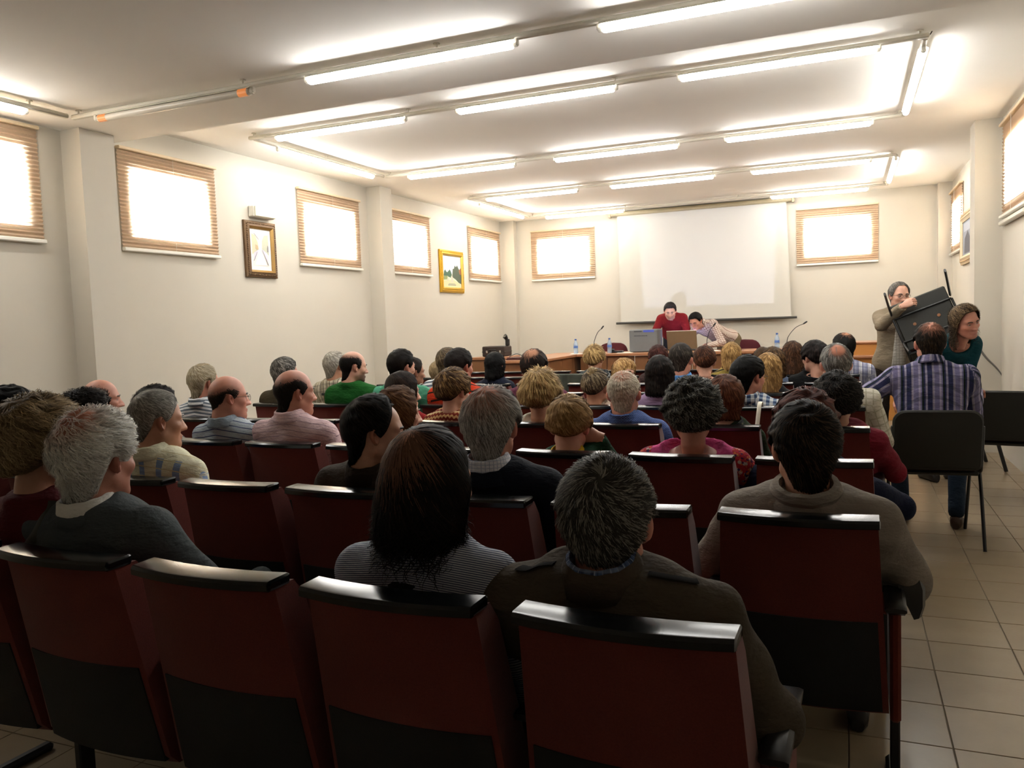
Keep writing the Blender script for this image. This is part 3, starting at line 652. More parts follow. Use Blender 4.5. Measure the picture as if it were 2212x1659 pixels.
MB().box(-.02, .03, -.02, .03, 0, .09, .008).obj('grip', M_black, t); MB().tube([(.0, -.01, .085), (-.012, -.02, .12), (-.02, -.03, .128)], [.022, .032, .034], 12).obj('head', M_black, t, .6)
MB().lathe([(0, 0), (.027, .001), (.027, .004), (0, .006)], (-.02, -.04, .122), 12).obj('lens', mat('pale_lens', 'e8e4d8', .2), t)
t = thing('folder', 'dark red folder with cable lying right of the dark case', 'folder', (-3.86, 9.5, TZ))
MB().box(-.12, .13, -.1, .12, 0, .02, .003).box(-.11, .12, -.1, .11, .021, .035, .003).obj('covers', mat('dark_red_cover', '4a2320', .5), t); MB().tube(smooth_path([(-.1, -.05, .04), (-.02, -.02, .075), (.04, 0, .06), (.08, .03, .04)], 5), .005, 6).obj('cable', M_black, t)
# coat draped over an empty seat, strap, cord
def draped(label, x, y, w, hang, m, name='jacket'):
    V = []; F = []; n, mm = 15, 22
    for i in range(n):
        u = -1+2*i/(n-1)
        path = [(.11, .70), (.095, .80), (.085, .875), (.03, .893), (-.035, .885), (-.045, .82)]+[(-.05-.012*k, .82-hang*k/6) for k in range(1, 7)]
        for j, p in enumerate(smooth_path([(a, c, 0) for a, c in path], 2)):
            V.append((u*w*(1+.1*math.sin(j*.4)), p[0]-.012*math.sin(u*9+j*.3)-.018*abs(math.sin(u*5)), p[1]-(.03*math.sin(u*7+1) if j > 12 else 0)))
    mj = len(V)//n
    for i in range(n-1):
        for j in range(mj-1): F.append((i*mj+j, (i+1)*mj+j, (i+1)*mj+j+1, i*mj+j+1))
    b = MB(); b.add(V, F); o = b.obj(name, m, None, True, (x, y, 0)); md = o.modifiers.new('s', 'SOLIDIFY'); md.thickness = .012; md.offset = 1
    tag(o, label, 'jacket'); return o
draped('dark olive jacket draped over an empty seat behind the spiky blonde woman', on_y(1228, 812, 7.5)[0], 7.5, .23, .28, mat('dark_olive_cloth', '2f332a', .9, .15))
draped('black jacket hung over a far seat beside the plaid shirt man by aisle', ROWS['I'][2]+.0, 8.36, .16, .16, mat('black_cloth', '16171a', .9, .1))
sx = on_y(1641, 885, 4.85)[0]
o = MB().tube(smooth_path([(sx, 4.93, .80), (sx, 4.94, .875), (sx, 4.86, .885), (sx-.005, 4.83, .83), (sx-.02, 4.835, .70), (sx-.03, 4.85, .62)], 5), .012, 8, flat=(1, .3)).obj('bag_strap', mat('white_strap', 'e6e1d0', .7), None, .8); tag(o, 'white bag strap hooked over a seat behind the checked shirt man with glasses', 'strap')
pc = [on_y(*p, 8.872) for p in ((2102, 712), (2112, 745), (2130, 772), (2150, 792), (2161, 805), (2166, 815))]
o = MB().tube(smooth_path(pc, 4), [.012-.0004*i for i in range(21)], 6).obj('wall_cable', mat('grey_cable', '6e6a66', .6)); tag(o, 'thin grey cable sagging along the right wall beside the woman', 'cable')
# ---------------------------------------------------------------- people: distance fields
def smin(a, b, k): h = np.clip(.5+.5*(b-a)/k, 0, 1); return b*(1-h)+a*h-k*h*(1-h)
def smax(a, b, k): return -smin(-a, -b, k)
def ell(P, c, r):
    q = (P-np.array(c))/np.array(r); k0 = np.sqrt((q*q).sum(1)+1e-12); q2 = q/np.array(r); k1 = np.sqrt((q2*q2).sum(1)+1e-12)
    return k0*(k0-1)/k1
def cap(P, a, b, ra, rb=None):
    a = np.array(a, float); b = np.array(b, float); rb = ra if rb is None else rb
    d = b-a; h = np.clip(((P-a)@d)/(d@d+1e-12), 0, 1)
    return np.sqrt(((P-a-h[:, None]*d)**2).sum(1))-(ra+(rb-ra)*h)
def cap_h(P, a, b):
    a = np.array(a, float); b = np.array(b, float); d = b-a; return np.clip(((P-a)@d)/(d@d+1e-12), -.2, 1.2)
def head_sdf(P, jaw=1., fem=0., fat=0.):
    X = P.copy(); X[:, 0] = np.abs(X[:, 0])
    d = ell(X, (0, -.012, .028), (.0745+.004*fat, .094, .0875))
    d = smin(d, ell(X, (0, .028, -.035), (.060+.006*fat, .058, .078)), .03)
    d = smin(d, cap(X, (.050*jaw+.006*fat, .0, -.058), (.018, .062, -.096), .017+.006*fat, .016), .03)
    d = smin(d, ell(X, (0, .066, -.095), (.024*jaw, .020, .019)), .02)
    d = smin(d, cap(X, (0, .074, .022), (.042, .064, .018), .012), .016)
    d = smin(d, ell(X, (.043, .052, -.022), (.022, .024, .02)), .016)
    if fat: d = smin(d, ell(X, (0, .035, -.112), (.05, .04, .025)), .03)
    d = smax(d, -ell(X, (.031, .097, .001), (.019, .018, .0125)), .012)
    d = smin(d, cap(X, (0, .082, .006), (0, .104, -.034), .0075, .0115), .010)
    d = smin(d, ell(X, (.0115, .094, -.038), (.008, .011, .007)), .006)
    d = smin(d, ell(X, (0, .083, -.0635), (.022, .012, .006)), .006)
    d = smin(d, ell(X, (0, .082, -.0735), (.019, .012, .0065)), .006)
    d = smax(d, -cap(X, (0, .098, -.0685), (.02, .09, -.0688), .0022), .003)
    nk = .058-.010*fem+.008*fat
    d = smin(d, cap(X, (0, -.022, -.06), (0, -.042, -.24), nk, nk+.004), .022)
    return d
def cast(O, D, sdf, far):
    """march from outside toward O along -D; returns distance from O to the outer surface"""
    t = np.full(len(O), far)
    for _ in range(46):
        d = sdf(O+D*t[:, None]); t = t-np.clip(d, -.01, .05)*.9
    return np.maximum(t, .002)
_HC = {}
def head_grid(jaw, fem, fat, NS):
    key = (jaw, fem, fat, NS)
    if key in _HC: return _HC[key]
    rows = []
    for e in np.linspace(90, 0, 17): rows.append((np.array([0, -.008, .03]), math.radians(e)))
    for z in np.arange(.024, -.096, -.0055): rows.append((np.array([0, -.008, z]), 0.))
    for z in np.arange(-.096, -.132, -.004): rows.append((np.array([0, -.012, z]), 0.))
    for z in np.arange(-.132, -.205, -.012): rows.append((np.array([0, -.03, z]), 0.))
    th = 2*np.pi*np.arange(NS)/NS; O = []; D = []
    for o, e in rows:
        O.append(np.repeat(o[None], NS, 0)); D.append(np.stack([np.sin(th)*math.cos(e), np.cos(th)*math.cos(e), np.full(NS, math.sin(e))], 1))
    O = np.concatenate(O); D = np.concatenate(D)
    t = cast(O, D, lambda P: head_sdf(P, jaw, fem, fat), .19); V = O+D*t[:, None]
    R = len(rows); i = np.arange(NS); F = []
    for r in range(R-1): F.append(np.stack([r*NS+i, (r+1)*NS+i, (r+1)*NS+(i+1) % NS, r*NS+(i+1) % NS], 1))
    _HC[key] = (V, np.concatenate(F), R); return _HC[key]
def ear_mesh(side):
    NA, NR = 16, 5; V = []; F = []
    for r in range(NR+1):
        f = r/NR
        for a in range(NA):
            t = 2*math.pi*a/NA; s = 1-.22*max(0, -math.sin(t))
            y = .0175*f*s*math.cos(t); z = .031*f*math.sin(t)
            o = .012+.007*math.exp(-((f-.82)/.16)**2)*(0.5+.5*math.cos(t-2.6)) if r < NR else .004
            o -= .008*(1-f)**2
            V.append((o, y, z))
    for r in range(NR):
        for a in range(NA): b = (a+1) % NA; F.append((r*NA+a, r*NA+b, (r+1)*NA+b, (r+1)*NA+a))
    for a in range(NA): V.append((-.012, .013*math.cos(2*math.pi*a/NA), .024*math.sin(2*math.pi*a/NA)))
    for a in range(NA): b = (a+1) % NA; F.append((NR*NA+a, NR*NA+b, (NR+1)*NA+b, (NR+1)*NA+a))
    V = np.array(V); c, s = math.cos(math.radians(28)), math.sin(math.radians(28))
    x = V[:, 0]*c-V[:, 1]*s; y = V[:, 0]*s+V[:, 1]*c; z = V[:, 2]
    y = y+z*-.18; V = np.stack([(x+.0695)*side, y-.012, z-.006], 1)
    F = np.array(F)
    return V, (F[:, ::-1] if side < 0 else F)
def rot(yaw=0, pitch=0, roll=0):
    """yaw>0 turns to +x (right), pitch>0 looks down, roll>0 tilts to the right shoulder; degrees"""
    a, b, c = map(math.radians, (yaw, pitch, roll))
    Rz = np.array([[math.cos(a), math.sin(a), 0], [-math.sin(a), math.cos(a), 0], [0, 0, 1]])
    Rx = np.array([[1, 0, 0], [0, math.cos(b), math.sin(b)], [0, -math.sin(b), math.cos(b)]])
    Ry = np.array([[math.cos(c), 0, math.sin(c)], [0, 1, 0], [-math.sin(c), 0, math.cos(c)]])
    return Rz @ Rx @ Ry
def skin_mat():
    if 'skin' in _M: return _M['skin']
    k = NT('skin'); a = k.attr('col', 'Color'); n = k.noise(45, 4)
    k.link(k.mix(k.math('MULTIPLY', n, .35), a, (.5, .17, .10), 'MULTIPLY'), k.b.inputs['Base Color'])
    k.b.inputs['Roughness'].default_value = .48; k.b.inputs['Subsurface Weight'].default_value = .0
    k.bump(k.noise(240, 2), .12, .002); _M['skin'] = k.m; return k.m
def hair_mat():
    if 'hair' in _M: return _M['hair']
    k = NT('hair'); a = k.attr('col', 'Color'); k.link(a, k.b.inputs['Base Color'])
    k.b.inputs['Roughness'].default_value = .55; k.b.inputs['Specular IOR Level'].default_value = .12; _M['hair'] = k.m; return k.m
SKINS = dict(fair=(.62, .36, .26), tan=(.47, .25, .155), red=(.52, .24, .165), pale=(.66, .42, .32), dark=(.36, .18, .11))
# ---------------------------------------------------------------- hair
def interp_t(ctrl, th):
    a = np.abs((np.degrees(th)+180) % 360-180); xs, ys = zip(*ctrl); return np.interp(a, xs, ys)
STY = {  # per style: lower hair boundary (polar angle from the top, by angle from the face), inner boundary, thickness, drape
 'short': dict(mx=[(0, 50), (35, 52), (50, 62), (62, 86), (74, 104), (84, 104), (92, 86), (108, 89), (113, 100), (120, 128), (131, 143), (145, 148), (180, 149)], T=.012),
 'buzz': dict(mx=[(0, 50), (35, 54), (50, 64), (62, 84), (74, 100), (84, 100), (92, 86), (108, 88), (120, 116), (131, 134), (145, 143), (180, 145)], T=.006),
 'full': dict(mx=[(0, 54), (40, 58), (55, 72), (66, 100), (84, 102), (92, 88), (106, 88), (113, 100), (120, 128), (131, 143), (145, 148), (180, 149)], T=.022),
 'receding': dict(mx=[(0, 34), (25, 30), (40, 42), (52, 62), (64, 88), (74, 104), (84, 104), (92, 86), (108, 89), (113, 100), (120, 128), (131, 143), (145, 148), (180, 149)], T=.012),
 'ring': dict(mx=[(0, 60), (50, 74), (64, 88), (74, 106), (84, 106), (92, 86), (108, 89), (113, 100), (120, 128), (131, 143), (145, 148), (180, 149)], mn=[(0, 60), (50, 74), (66, 62), (100, 56), (140, 60), (180, 64)], T=.0055),
 'ringlow': dict(mx=[(0, 60), (50, 74), (64, 86), (74, 100), (84, 100), (92, 86), (108, 86), (120, 111), (145, 132), (180, 137)], mn=[(0, 60), (50, 74), (66, 70), (100, 68), (140, 76), (180, 84)], T=.0045),
 'womshort': dict(mx=[(0, 58), (40, 62), (55, 84), (66, 112), (84, 112), (96, 98), (108, 100), (120, 116), (145, 130), (180, 132)], T=.030),
 'curly': dict(mx=[(0, 54), (40, 60), (55, 80), (64, 106), (84, 110), (96, 104), (110, 106), (122, 120), (150, 134), (180, 136)], T=.034),
 'bob': dict(mx=[(0, 56), (36, 62), (48, 96), (56, 142), (90, 146), (140, 146), (180, 146)], T=.020, dr=(.092, .088, .104)),
 'long': dict(mx=[(0, 54), (34, 60), (46, 100), (54, 152), (70, 160), (120, 163), (180, 163)], T=.018, dr=(.090, .088, .105)),
 'longback': dict(mx=[(0, 40), (34, 46), (52, 70), (66, 96), (80, 112), (95, 150), (120, 158), (180, 160)], T=.012, dr=(.095, .092, .108)),
 'updo': dict(mx=[(0, 52), (40, 58), (55, 78), (66, 98), (84, 98), (96, 86), (108, 88), (122, 106), (150, 122), (180, 126)], T=.016),
}
def build_hair(p, HS, seed):
    """returns V, F(quads), C for hair in head space. HS: head sdf"""
    st = dict(STY[p['hair']]); st.update(p.get('hs', {})); rng = np.random.default_rng(seed)
    lod = p.get('lod', 1); O0 = np.array([0, -.01, .02]); hc = np.array(lin(p['hc'])); hc2 = np.array(lin(p.get('hc2', p['hc']))); hc, hc2 = [c_*.8+c_.mean()*.2 for c_ in (hc, hc2)]
    mix2 = p.get('mix2', .3); T = st['T']*p.get('vol', 1.); noise = p.get('rough', .25 if 'mn' not in st else .05)
    NTH, NPH = (72, 34) if lod >= 2 else (48, 22) if lod == 1 else (40, 18)
    def mx(th): return np.radians(interp_t(st['mx'], th)+p.get('drop', 0)*np.clip((np.abs((np.degrees(th)+180) % 360-180)-110)/70, 0, 1))
    def mn(th): return np.radians(interp_t(st['mn'], th)) if 'mn' in st else np.zeros_like(th)
    ph_n = rng.uniform(0, 6.28, 12); fr = rng.integers(2, 9, 12)
    def dirs(th, ph): return np.stack([np.sin(th)*np.sin(ph), np.cos(th)*np.sin(ph), np.cos(ph)], -1)
    def scalp(th, ph):
        D = dirs(th, ph).reshape(-1, 3); return cast(np.repeat(O0[None], len(D), 0), D, HS, .22).reshape(th.shape)
    # scalp table
    tht = np.linspace(0, 2*np.pi, 49); pht = np.linspace(0, np.radians(168), 40)
    TT, PP = np.meshgrid(tht, pht, indexing='ij'); RS = scalp(TT, PP)
    top = p.get('top', 0.); back = p.get('back', 0.)
    ctr = dirs(np.radians(np.array(180.)), np.radians(np.array(p.get('whorl', 32.))))
    wq = p.get('spot', 0.); wc = dirs(np.radians(np.array(180.+p.get('spotth', 0))), np.radians(np.array(p.get('spotph', 34.))))
    def bil(A, th, ph):
        x = (th % (2*np.pi))/(2*np.pi)*48; y = np.clip(ph/np.radians(168), 0, .9999)*39; i = np.minimum(x.astype(int), 47); j = np.minimum(y.astype(int), 38)
        fx, fy = x-i, y-j
        return A[i, j]*(1-fx)*(1-fy)+A[i+1, j]*fx*(1-fy)+A[i, j+1]*(1-fx)*fy+A[i+1, j+1]*fx*fy
    def lump(th, ph):
        s = 0
        for k in range(8): s = s+np.sin(fr[k]*th+ph_n[k]+3*np.sin(fr[k+3]*ph))*np.cos((fr[k+2]+1)*ph*1.3+ph_n[k+4])
        return s/4
    def Rh(th, ph):
        r = bil(RS, th, ph); M = mx(th); N = mn(th)
        edge = np.clip((M-ph)/.22, 0, 1)**.6*(np.clip((ph-N)/.5, 0, 1)**1.3 if 'mn' in st else 1)
        t = T*(1+top*np.clip(np.cos(ph), 0, 1)**2+back*np.clip(-np.cos(th), 0, 1)*np.sin(ph)**2)
        if 'dr' in st:
            ath = np.abs((np.degrees(th)+180) % 360-180); wf = np.clip((78-ath)/14, 0, 1)
            edge = np.clip((ph-N)/.2+(.0 if 'mn' in st else 1), 0, 1)**.6*(1-wf*(1-np.clip((M-ph)/.3, .12, 1)**.7))
            t = t*edge*(1+noise*lump(th, ph)); R1 = r+t
            sd, fr_, bk = st['dr']; c = np.cos(th); rho = np.where(c > 0, np.sqrt((sd*np.sin(th))**2+(fr_*c)**2), np.sqrt((sd*np.sin(th))**2+(bk*c)**2))*p.get('drw', 1.)
            hdn = np.clip((ph-np.radians(80))/.35, 0, 1); rho = rho*(1+.06*lump(th, ph*2))
            Rd = rho/np.maximum(np.sin(ph), .05); 
            zc = -Rd*np.cos(ph); lim = p.get('hlen', .17); Rd = np.where(zc > lim, lim/np.maximum(-np.cos(ph), .05), Rd)
            return np.where(ph > np.radians(80), R1*(1-hdn)+np.maximum(np.minimum(R1, Rd*1.2), Rd)*hdn, R1)
        b0_ = .0015-(.0045*np.clip(1-(ph-N)/.30, 0, 1) if 'mn' in st else 0)
        return r+b0_+t*edge*(1+noise*lump(th, ph))
    th = np.linspace(0, 2*np.pi, NTH, endpoint=False); f = np.linspace(0, 1, NPH)
    G_th = np.repeat(th[:, None], NPH, 1); M_, N_ = mx(th)[:, None], mn(th)[:, None]; G_ph = N_+(M_-N_)*f[None]
    R = Rh(G_th, G_ph); D = dirs(G_th, G_ph); V = (O0+D*R[..., None]).reshape(-1, 3)
    inn = (O0+dirs(th, mx(th))*(bil(RS, th, mx(th))-.006)[:, None])
    i = np.arange(NTH); Fs = []
    for j in range(NPH-1): Fs.append(np.stack([i*NPH+j, i*NPH+j+1, ((i+1) % NTH)*NPH+j+1, ((i+1) % NTH)*NPH+j], 1))
    nb = len(V); V = np.concatenate([V, inn]); Fs.append(np.stack([i*NPH+NPH-1, nb+i, nb+(i+1) % NTH, ((i+1) % NTH)*NPH+NPH-1], 1))
    if 'mn' in st:
        inn2 = (O0+dirs(th, mn(th))*(bil(RS, th, mn(th))-.006)[:, None]); nb2 = len(V); V = np.concatenate([V, inn2])
        Fs.append(np.stack([nb2+i, i*NPH, ((i+1) % NTH)*NPH, nb2+(i+1) % NTH], 1))
    F = np.concatenate(Fs)
    def spotw(Dv):
        if wq <= 0: return np.zeros(Dv.shape[0])
        return np.clip((Dv@wc-math.cos(math.radians(wq)))/(1-math.cos(math.radians(wq)))*1.7, 0, 1)**.8
    skin = np.array(SKINS[p.get('skin', 'tan')])*np.array([.9, .8, .75])
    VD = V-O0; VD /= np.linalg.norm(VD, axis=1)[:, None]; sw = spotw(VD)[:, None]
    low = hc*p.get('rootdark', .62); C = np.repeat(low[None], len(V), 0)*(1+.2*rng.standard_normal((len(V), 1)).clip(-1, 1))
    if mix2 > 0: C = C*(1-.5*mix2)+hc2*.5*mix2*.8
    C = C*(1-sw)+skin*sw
    if 'mn' in st:
        thv = np.arctan2(VD[:, 0], VD[:, 1]); ew = np.clip(1-(np.arccos(np.clip(VD[:, 2], -1, 1))-mn(thv))/.42, 0, 1)[:, None]**1.5*.95; C = C*(1-ew)+skin*ew
    # strands
    NST = int(p.get('ns', {3: 8000, 2: 3300, 1: 1400, 0: 420}[lod])); K = 6 if lod >= 2 else 5 if lod == 1 else 4
    Ln = p.get('sl', .045); wd = p.get('stw', {3: .0010, 2: .0016, 1: .0028, 0: .0055}[lod]); curl = p.get('curl', 0.); lift = p.get('lift', .004); swirl = p.get('swirl', .25)
    th0 = rng.uniform(0, 2*np.pi, NST*2); cph = rng.uniform(-1, 1, NST*2); ph0 = np.arccos(cph)
    ok = (ph0 < mx(th0)-.01) & (ph0 > mn(th0)+.01)
    D0 = dirs(th0, ph0); ok &= rng.uniform(0, 1, NST*2) > spotw(D0)*p.get('spotbare', .75)
    if 'mn' in st: ok &= rng.uniform(0, 1, NST*2) < np.clip((ph0-mn(th0)-.05)/.4, .0, 1)
    D0 = D0[ok][:NST]; n = len(D0); u = D0.copy(); pts = []; L = Ln*rng.uniform(.6, 1.3, n); step = L/(K-1); up0 = np.array(p.get('comb', (0, 0, 0)), float)
    pc = rng.uniform(0, 6.28, n); hgt = rng.uniform(.2, 1, n)**1.5*lift; jit = rng.standard_normal((n, 3))*p.get('jit', .25)
    for k in range(K):
        ph = np.arccos(np.clip(u[:, 2], -1, 1)); thk = np.arctan2(u[:, 0], u[:, 1]); phc = np.minimum(ph, mx(thk)+.03)
        ovr = mx(thk)+p.get('over', .10); bad = ph > ovr; ph2 = np.minimum(ph, ovr); u = np.where(bad[:, None], dirs(thk, ph2), u)
        r = Rh(thk, np.minimum(phc, mx(thk)-.004)) if 'dr' not in st else Rh(thk, phc)
        q = k/(K-1); o = u*(r+hgt*(q**1.0)+.0006)[:, None]
        tg = u*(u@ctr)[:, None]-ctr; tg /= np.linalg.norm(tg, axis=1)[:, None]+1e-6
        sd = np.cross(u, tg); tg = tg+swirl*sd+up0+jit*.5; tg -= u*(tg*u).sum(1)[:, None]; tg /= np.linalg.norm(tg, axis=1)[:, None]+1e-6
        if curl: o = o+(curl if 'curlz' not in p else curl*np.clip((p['curlz']-o[:, 2]-.02)/.05, 0, 1)[:, None])*(sd*np.sin(pc+q*9)[:, None]+u*(np.cos(pc+q*9)*.8+.6)[:, None])*(.3+q)
        pts.append(O0+o)
        u = u+tg*(step/np.maximum(r, .05))[:, None]; u /= np.linalg.norm(u, axis=1)[:, None]
    if 'spike' in p:
        amp, (sx, sy, sz), rad = p['spike']; sc = np.array([sx, sy, sz], float); sc /= np.linalg.norm(sc)
        w_ = np.clip((D0@sc-math.cos(rad))/(1-math.cos(rad)), 0, 1); 
        for k in range(K): pts[k] = pts[k]+(sc*amp*(k/(K-1)))[None]*(w_*rng.uniform(.3, 1, n))[:, None]
    P3 = np.stack(pts, 1); tn = np.gradient(P3, axis=1); rad = P3-O0; rad /= np.linalg.norm(rad, axis=2)[..., None]
    s_ = np.cross(tn, rad); s_ /= np.linalg.norm(s_, axis=2)[..., None]+1e-9
    prof = (np.array([.6, 1, 1, .8, .55, .15])[np.linspace(0, 5, K).round().astype(int)]*wd)[None, :, None]*rng.uniform(.6, 1.4, (n, 1, 1))
    A = P3-s_*prof; B = P3+s_*prof; VS = np.stack([A, B], 2).reshape(-1, 3); b0 = len(V)
    base = b0+(np.arange(n)*K*2)[:, None]+(np.arange(K-1)*2)[None]; FS = np.stack([base, base+1, base+3, base+2], -1).reshape(-1, 4)
    pick = (rng.uniform(0, 1, n) < mix2)[:, None]; cs = np.where(pick, hc2[None], hc[None])*rng.uniform(.75, 1.25, (n, 1))
    sw0 = spotw(D0)[:, None]; cs = cs*(1-.35*sw0)+skin*.35*sw0
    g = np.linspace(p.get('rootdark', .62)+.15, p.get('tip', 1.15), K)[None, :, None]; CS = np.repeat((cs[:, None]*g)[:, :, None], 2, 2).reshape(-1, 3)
    if 'curls' in p:
        nc = p['curls']; tc_ = np.pi+rng.uniform(-1.9, 1.9, nc); z0 = rng.uniform(p.get('cz', (-.14, -.04))[0], p.get('cz', (-.14, -.04))[1], nc); kk = 14; pr = []
        rho = .078+.02*np.abs(np.cos(tc_)); hr = rng.uniform(.004, .012, nc); w0 = rng.uniform(0, 6.28, nc); ln = rng.uniform(.03, .075, nc); turns = rng.uniform(4, 11, nc)
        for k in range(kk):
            q = k/(kk-1); a = w0+turns*q; rr_ = rho+hr*np.cos(a)+.022*q*rng.uniform(.6, 1, nc)
            pr.append(np.stack([rr_*np.sin(tc_)+hr*np.sin(a)*np.cos(tc_), -.01+rr_*np.cos(tc_)-hr*np.sin(a)*np.sin(tc_), z0-ln*q], 1))
        Q3 = np.stack(pr, 1); tn = np.gradient(Q3, axis=1); rad = Q3-np.array([0, -.01, 0])*1; rad[..., 2] = 0; rad /= np.linalg.norm(rad, axis=2)[..., None]
        s_ = np.cross(tn, rad); s_ /= np.linalg.norm(s_, axis=2)[..., None]+1e-9; wv = (.0011*np.linspace(1.1, .35, kk))[None, :, None]
        VC = np.stack([Q3-s_*wv, Q3+s_*wv], 2).reshape(-1, 3); b1 = len(V)+len(VS); base = b1+(np.arange(nc)*kk*2)[:, None]+(np.arange(kk-1)*2)[None]
        FS = np.concatenate([FS, np.stack([base, base+1, base+3, base+2], -1).reshape(-1, 4)]); VS = np.concatenate([VS, VC]); CS = np.concatenate([CS, np.repeat(hc[None]*1.1, len(VC), 0)])
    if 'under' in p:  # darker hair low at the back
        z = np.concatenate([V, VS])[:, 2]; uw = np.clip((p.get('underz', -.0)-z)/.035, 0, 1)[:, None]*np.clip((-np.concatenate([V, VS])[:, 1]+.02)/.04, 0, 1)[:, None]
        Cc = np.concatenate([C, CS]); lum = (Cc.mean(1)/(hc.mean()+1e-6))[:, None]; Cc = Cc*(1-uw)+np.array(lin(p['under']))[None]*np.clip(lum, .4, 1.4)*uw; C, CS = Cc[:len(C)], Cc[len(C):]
    return np.concatenate([V, VS]), np.concatenate([F, FS]), np.clip(np.concatenate([C, CS]), .002, 1)
# ---------------------------------------------------------------- surface nets
def nets(sdf, lo, hi, h):
    lo = np.array(lo)-h*2; n = np.ceil((np.array(hi)+h*2-lo)/h).astype(int)+1
    g = [lo[a]+h*np.arange(n[a]) for a in range(3)]; X = np.stack(np.meshgrid(*g, indexing='ij'), -1)
    S = sdf(X.reshape(-1, 3)).reshape(n); sg = S < 0
    c = [sg[i:n[0]-1+i, j:n[1]-1+j, k:n[2]-1+k] for i in (0, 1) for j in (0, 1) for k in (0, 1)]
    cnt = sum(x.astype(int) for x in c); act = (cnt > 0) & (cnt < 8); idx = -np.ones(act.shape, int); ii = np.argwhere(act); idx[act] = np.arange(len(ii))
    acc = np.zeros((len(ii), 3)); w = np.zeros(len(ii))
    cor = np.array([(i, j, k) for i in (0, 1) for j in (0, 1) for k in (0, 1)])
    vals = np.stack([S[ii[:, 0]+a, ii[:, 1]+b, ii[:, 2]+d] for a, b, d in cor], 1)
    for e0 in range(8):
        for e1 in range(e0+1, 8):
            if np.abs(cor[e0]-cor[e1]).sum() != 1: continue
            a, b = vals[:, e0], vals[:, e1]; m_ = (a < 0) != (b < 0); t = np.where(m_, a/np.where(m_, a-b, 1), 0)
            acc += np.where(m_[:, None], cor[e0]+(cor[e1]-cor[e0])*t[:, None], 0); w += m_
    V = lo+h*(ii+acc/np.maximum(w, 1)[:, None]); F = []
    for ax in range(3):
        u, v = (ax+1) % 3, (ax+2) % 3; sl0 = [slice(None)]*3; sl1 = [slice(None)]*3; sl0[ax] = slice(0, -1); sl1[ax] = slice(1, None)
        a, b = sg[tuple(sl0)], sg[tuple(sl1)]; E = np.argwhere(a != b); E = E[(E[:, u] > 0) & (E[:, v] > 0) & (E[:, u] < n[u]-1) & (E[:, v] < n[v]-1)]
        q = []
        for du, dv in ((1, 1), (0, 1), (0, 0), (1, 0)):
            k = E.copy(); k[:, u] -= du; k[:, v] -= dv; q.append(idx[k[:, 0], k[:, 1], k[:, 2]])
        Q = np.stack(q, 1); fl = ~a[tuple(E.T)]; Q[fl] = Q[fl][:, ::-1]; F.append(Q)
    F = np.concatenate(F); F = F[(F >= 0).all(1)]
    for _ in range(2):                                        # project on the field
        e = h*.3; d = sdf(V); G = np.stack([sdf(V+np.eye(3)[a]*e)-sdf(V-np.eye(3)[a]*e) for a in range(3)], 1)/(2*e)
        V = V-G*np.clip(d/np.maximum((G*G).sum(1), .2), -h, h)[:, None]
    return V, F
# ---------------------------------------------------------------- hands
def hand(MBv, wrist, fwd, up, side, curl=.5, s=1., spread=.06):
    """wrist point, fwd = direction to fingers, up = back of hand, side=+1 right hand (thumb toward -x of hand frame)"""
    f = np.array(fwd, float); f /= np.linalg.norm(f); u = np.array(up, float); u -= f*(u@f); u /= np.linalg.norm(u); r = np.cross(f, u)*side*-1
    w = np.array(wrist, float); L = lambda a, b, c: tuple(w+s*(a*r+b*f+c*u))   # r points to the thumb side
    rings = []
    for b, hw, th in ((-.03, .025, .019), (0, .027, .018), (.02, .034, .017), (.05, .041, .015), (.078, .041, .012), (.09, .037, .009)):
        rings.append([L(hw*math.copysign(abs(math.cos(t))**.7, math.cos(t)), b, th*math.sin(t)) for t in np.linspace(0, 2*math.pi, 12, endpoint=False)])
    MBv.loft(rings)
    for i, (x, ln, rd) in enumerate(((.029, .072, .0085), (.010, .080, .009), (-.010, .074, .0085), (-.028, .058, .0075))):
        p = np.array([x, .078, 0.]); a = 0.; pts = [p.copy()]; sp = (x/.03)*spread
        for seg, fr in enumerate((.45, .3, .25)):
            a += curl*(.75, 1.0, .7)[seg]
            p = p+ln*fr*np.array([math.sin(sp), math.cos(a)*math.cos(sp), -math.sin(a)]); pts.append(p.copy())
        MBv.tube([L(*q) for q in smooth_path(pts, 3)], [rd*s*k for k in np.linspace(1.05, .8, 10)][:len(smooth_path(pts, 3))], 8)
    pts = [np.array([.022, .015, -.004]), np.array([.045, .045, -.012]), np.array([.052, .072, -.02-.012*curl]), np.array([.046, .095, -.026-.03*curl])]
    sp_ = smooth_path(pts, 3); MBv.tube([L(*q) for q in sp_], list(np.linspace(.013, .0085, len(sp_))*s), 8)
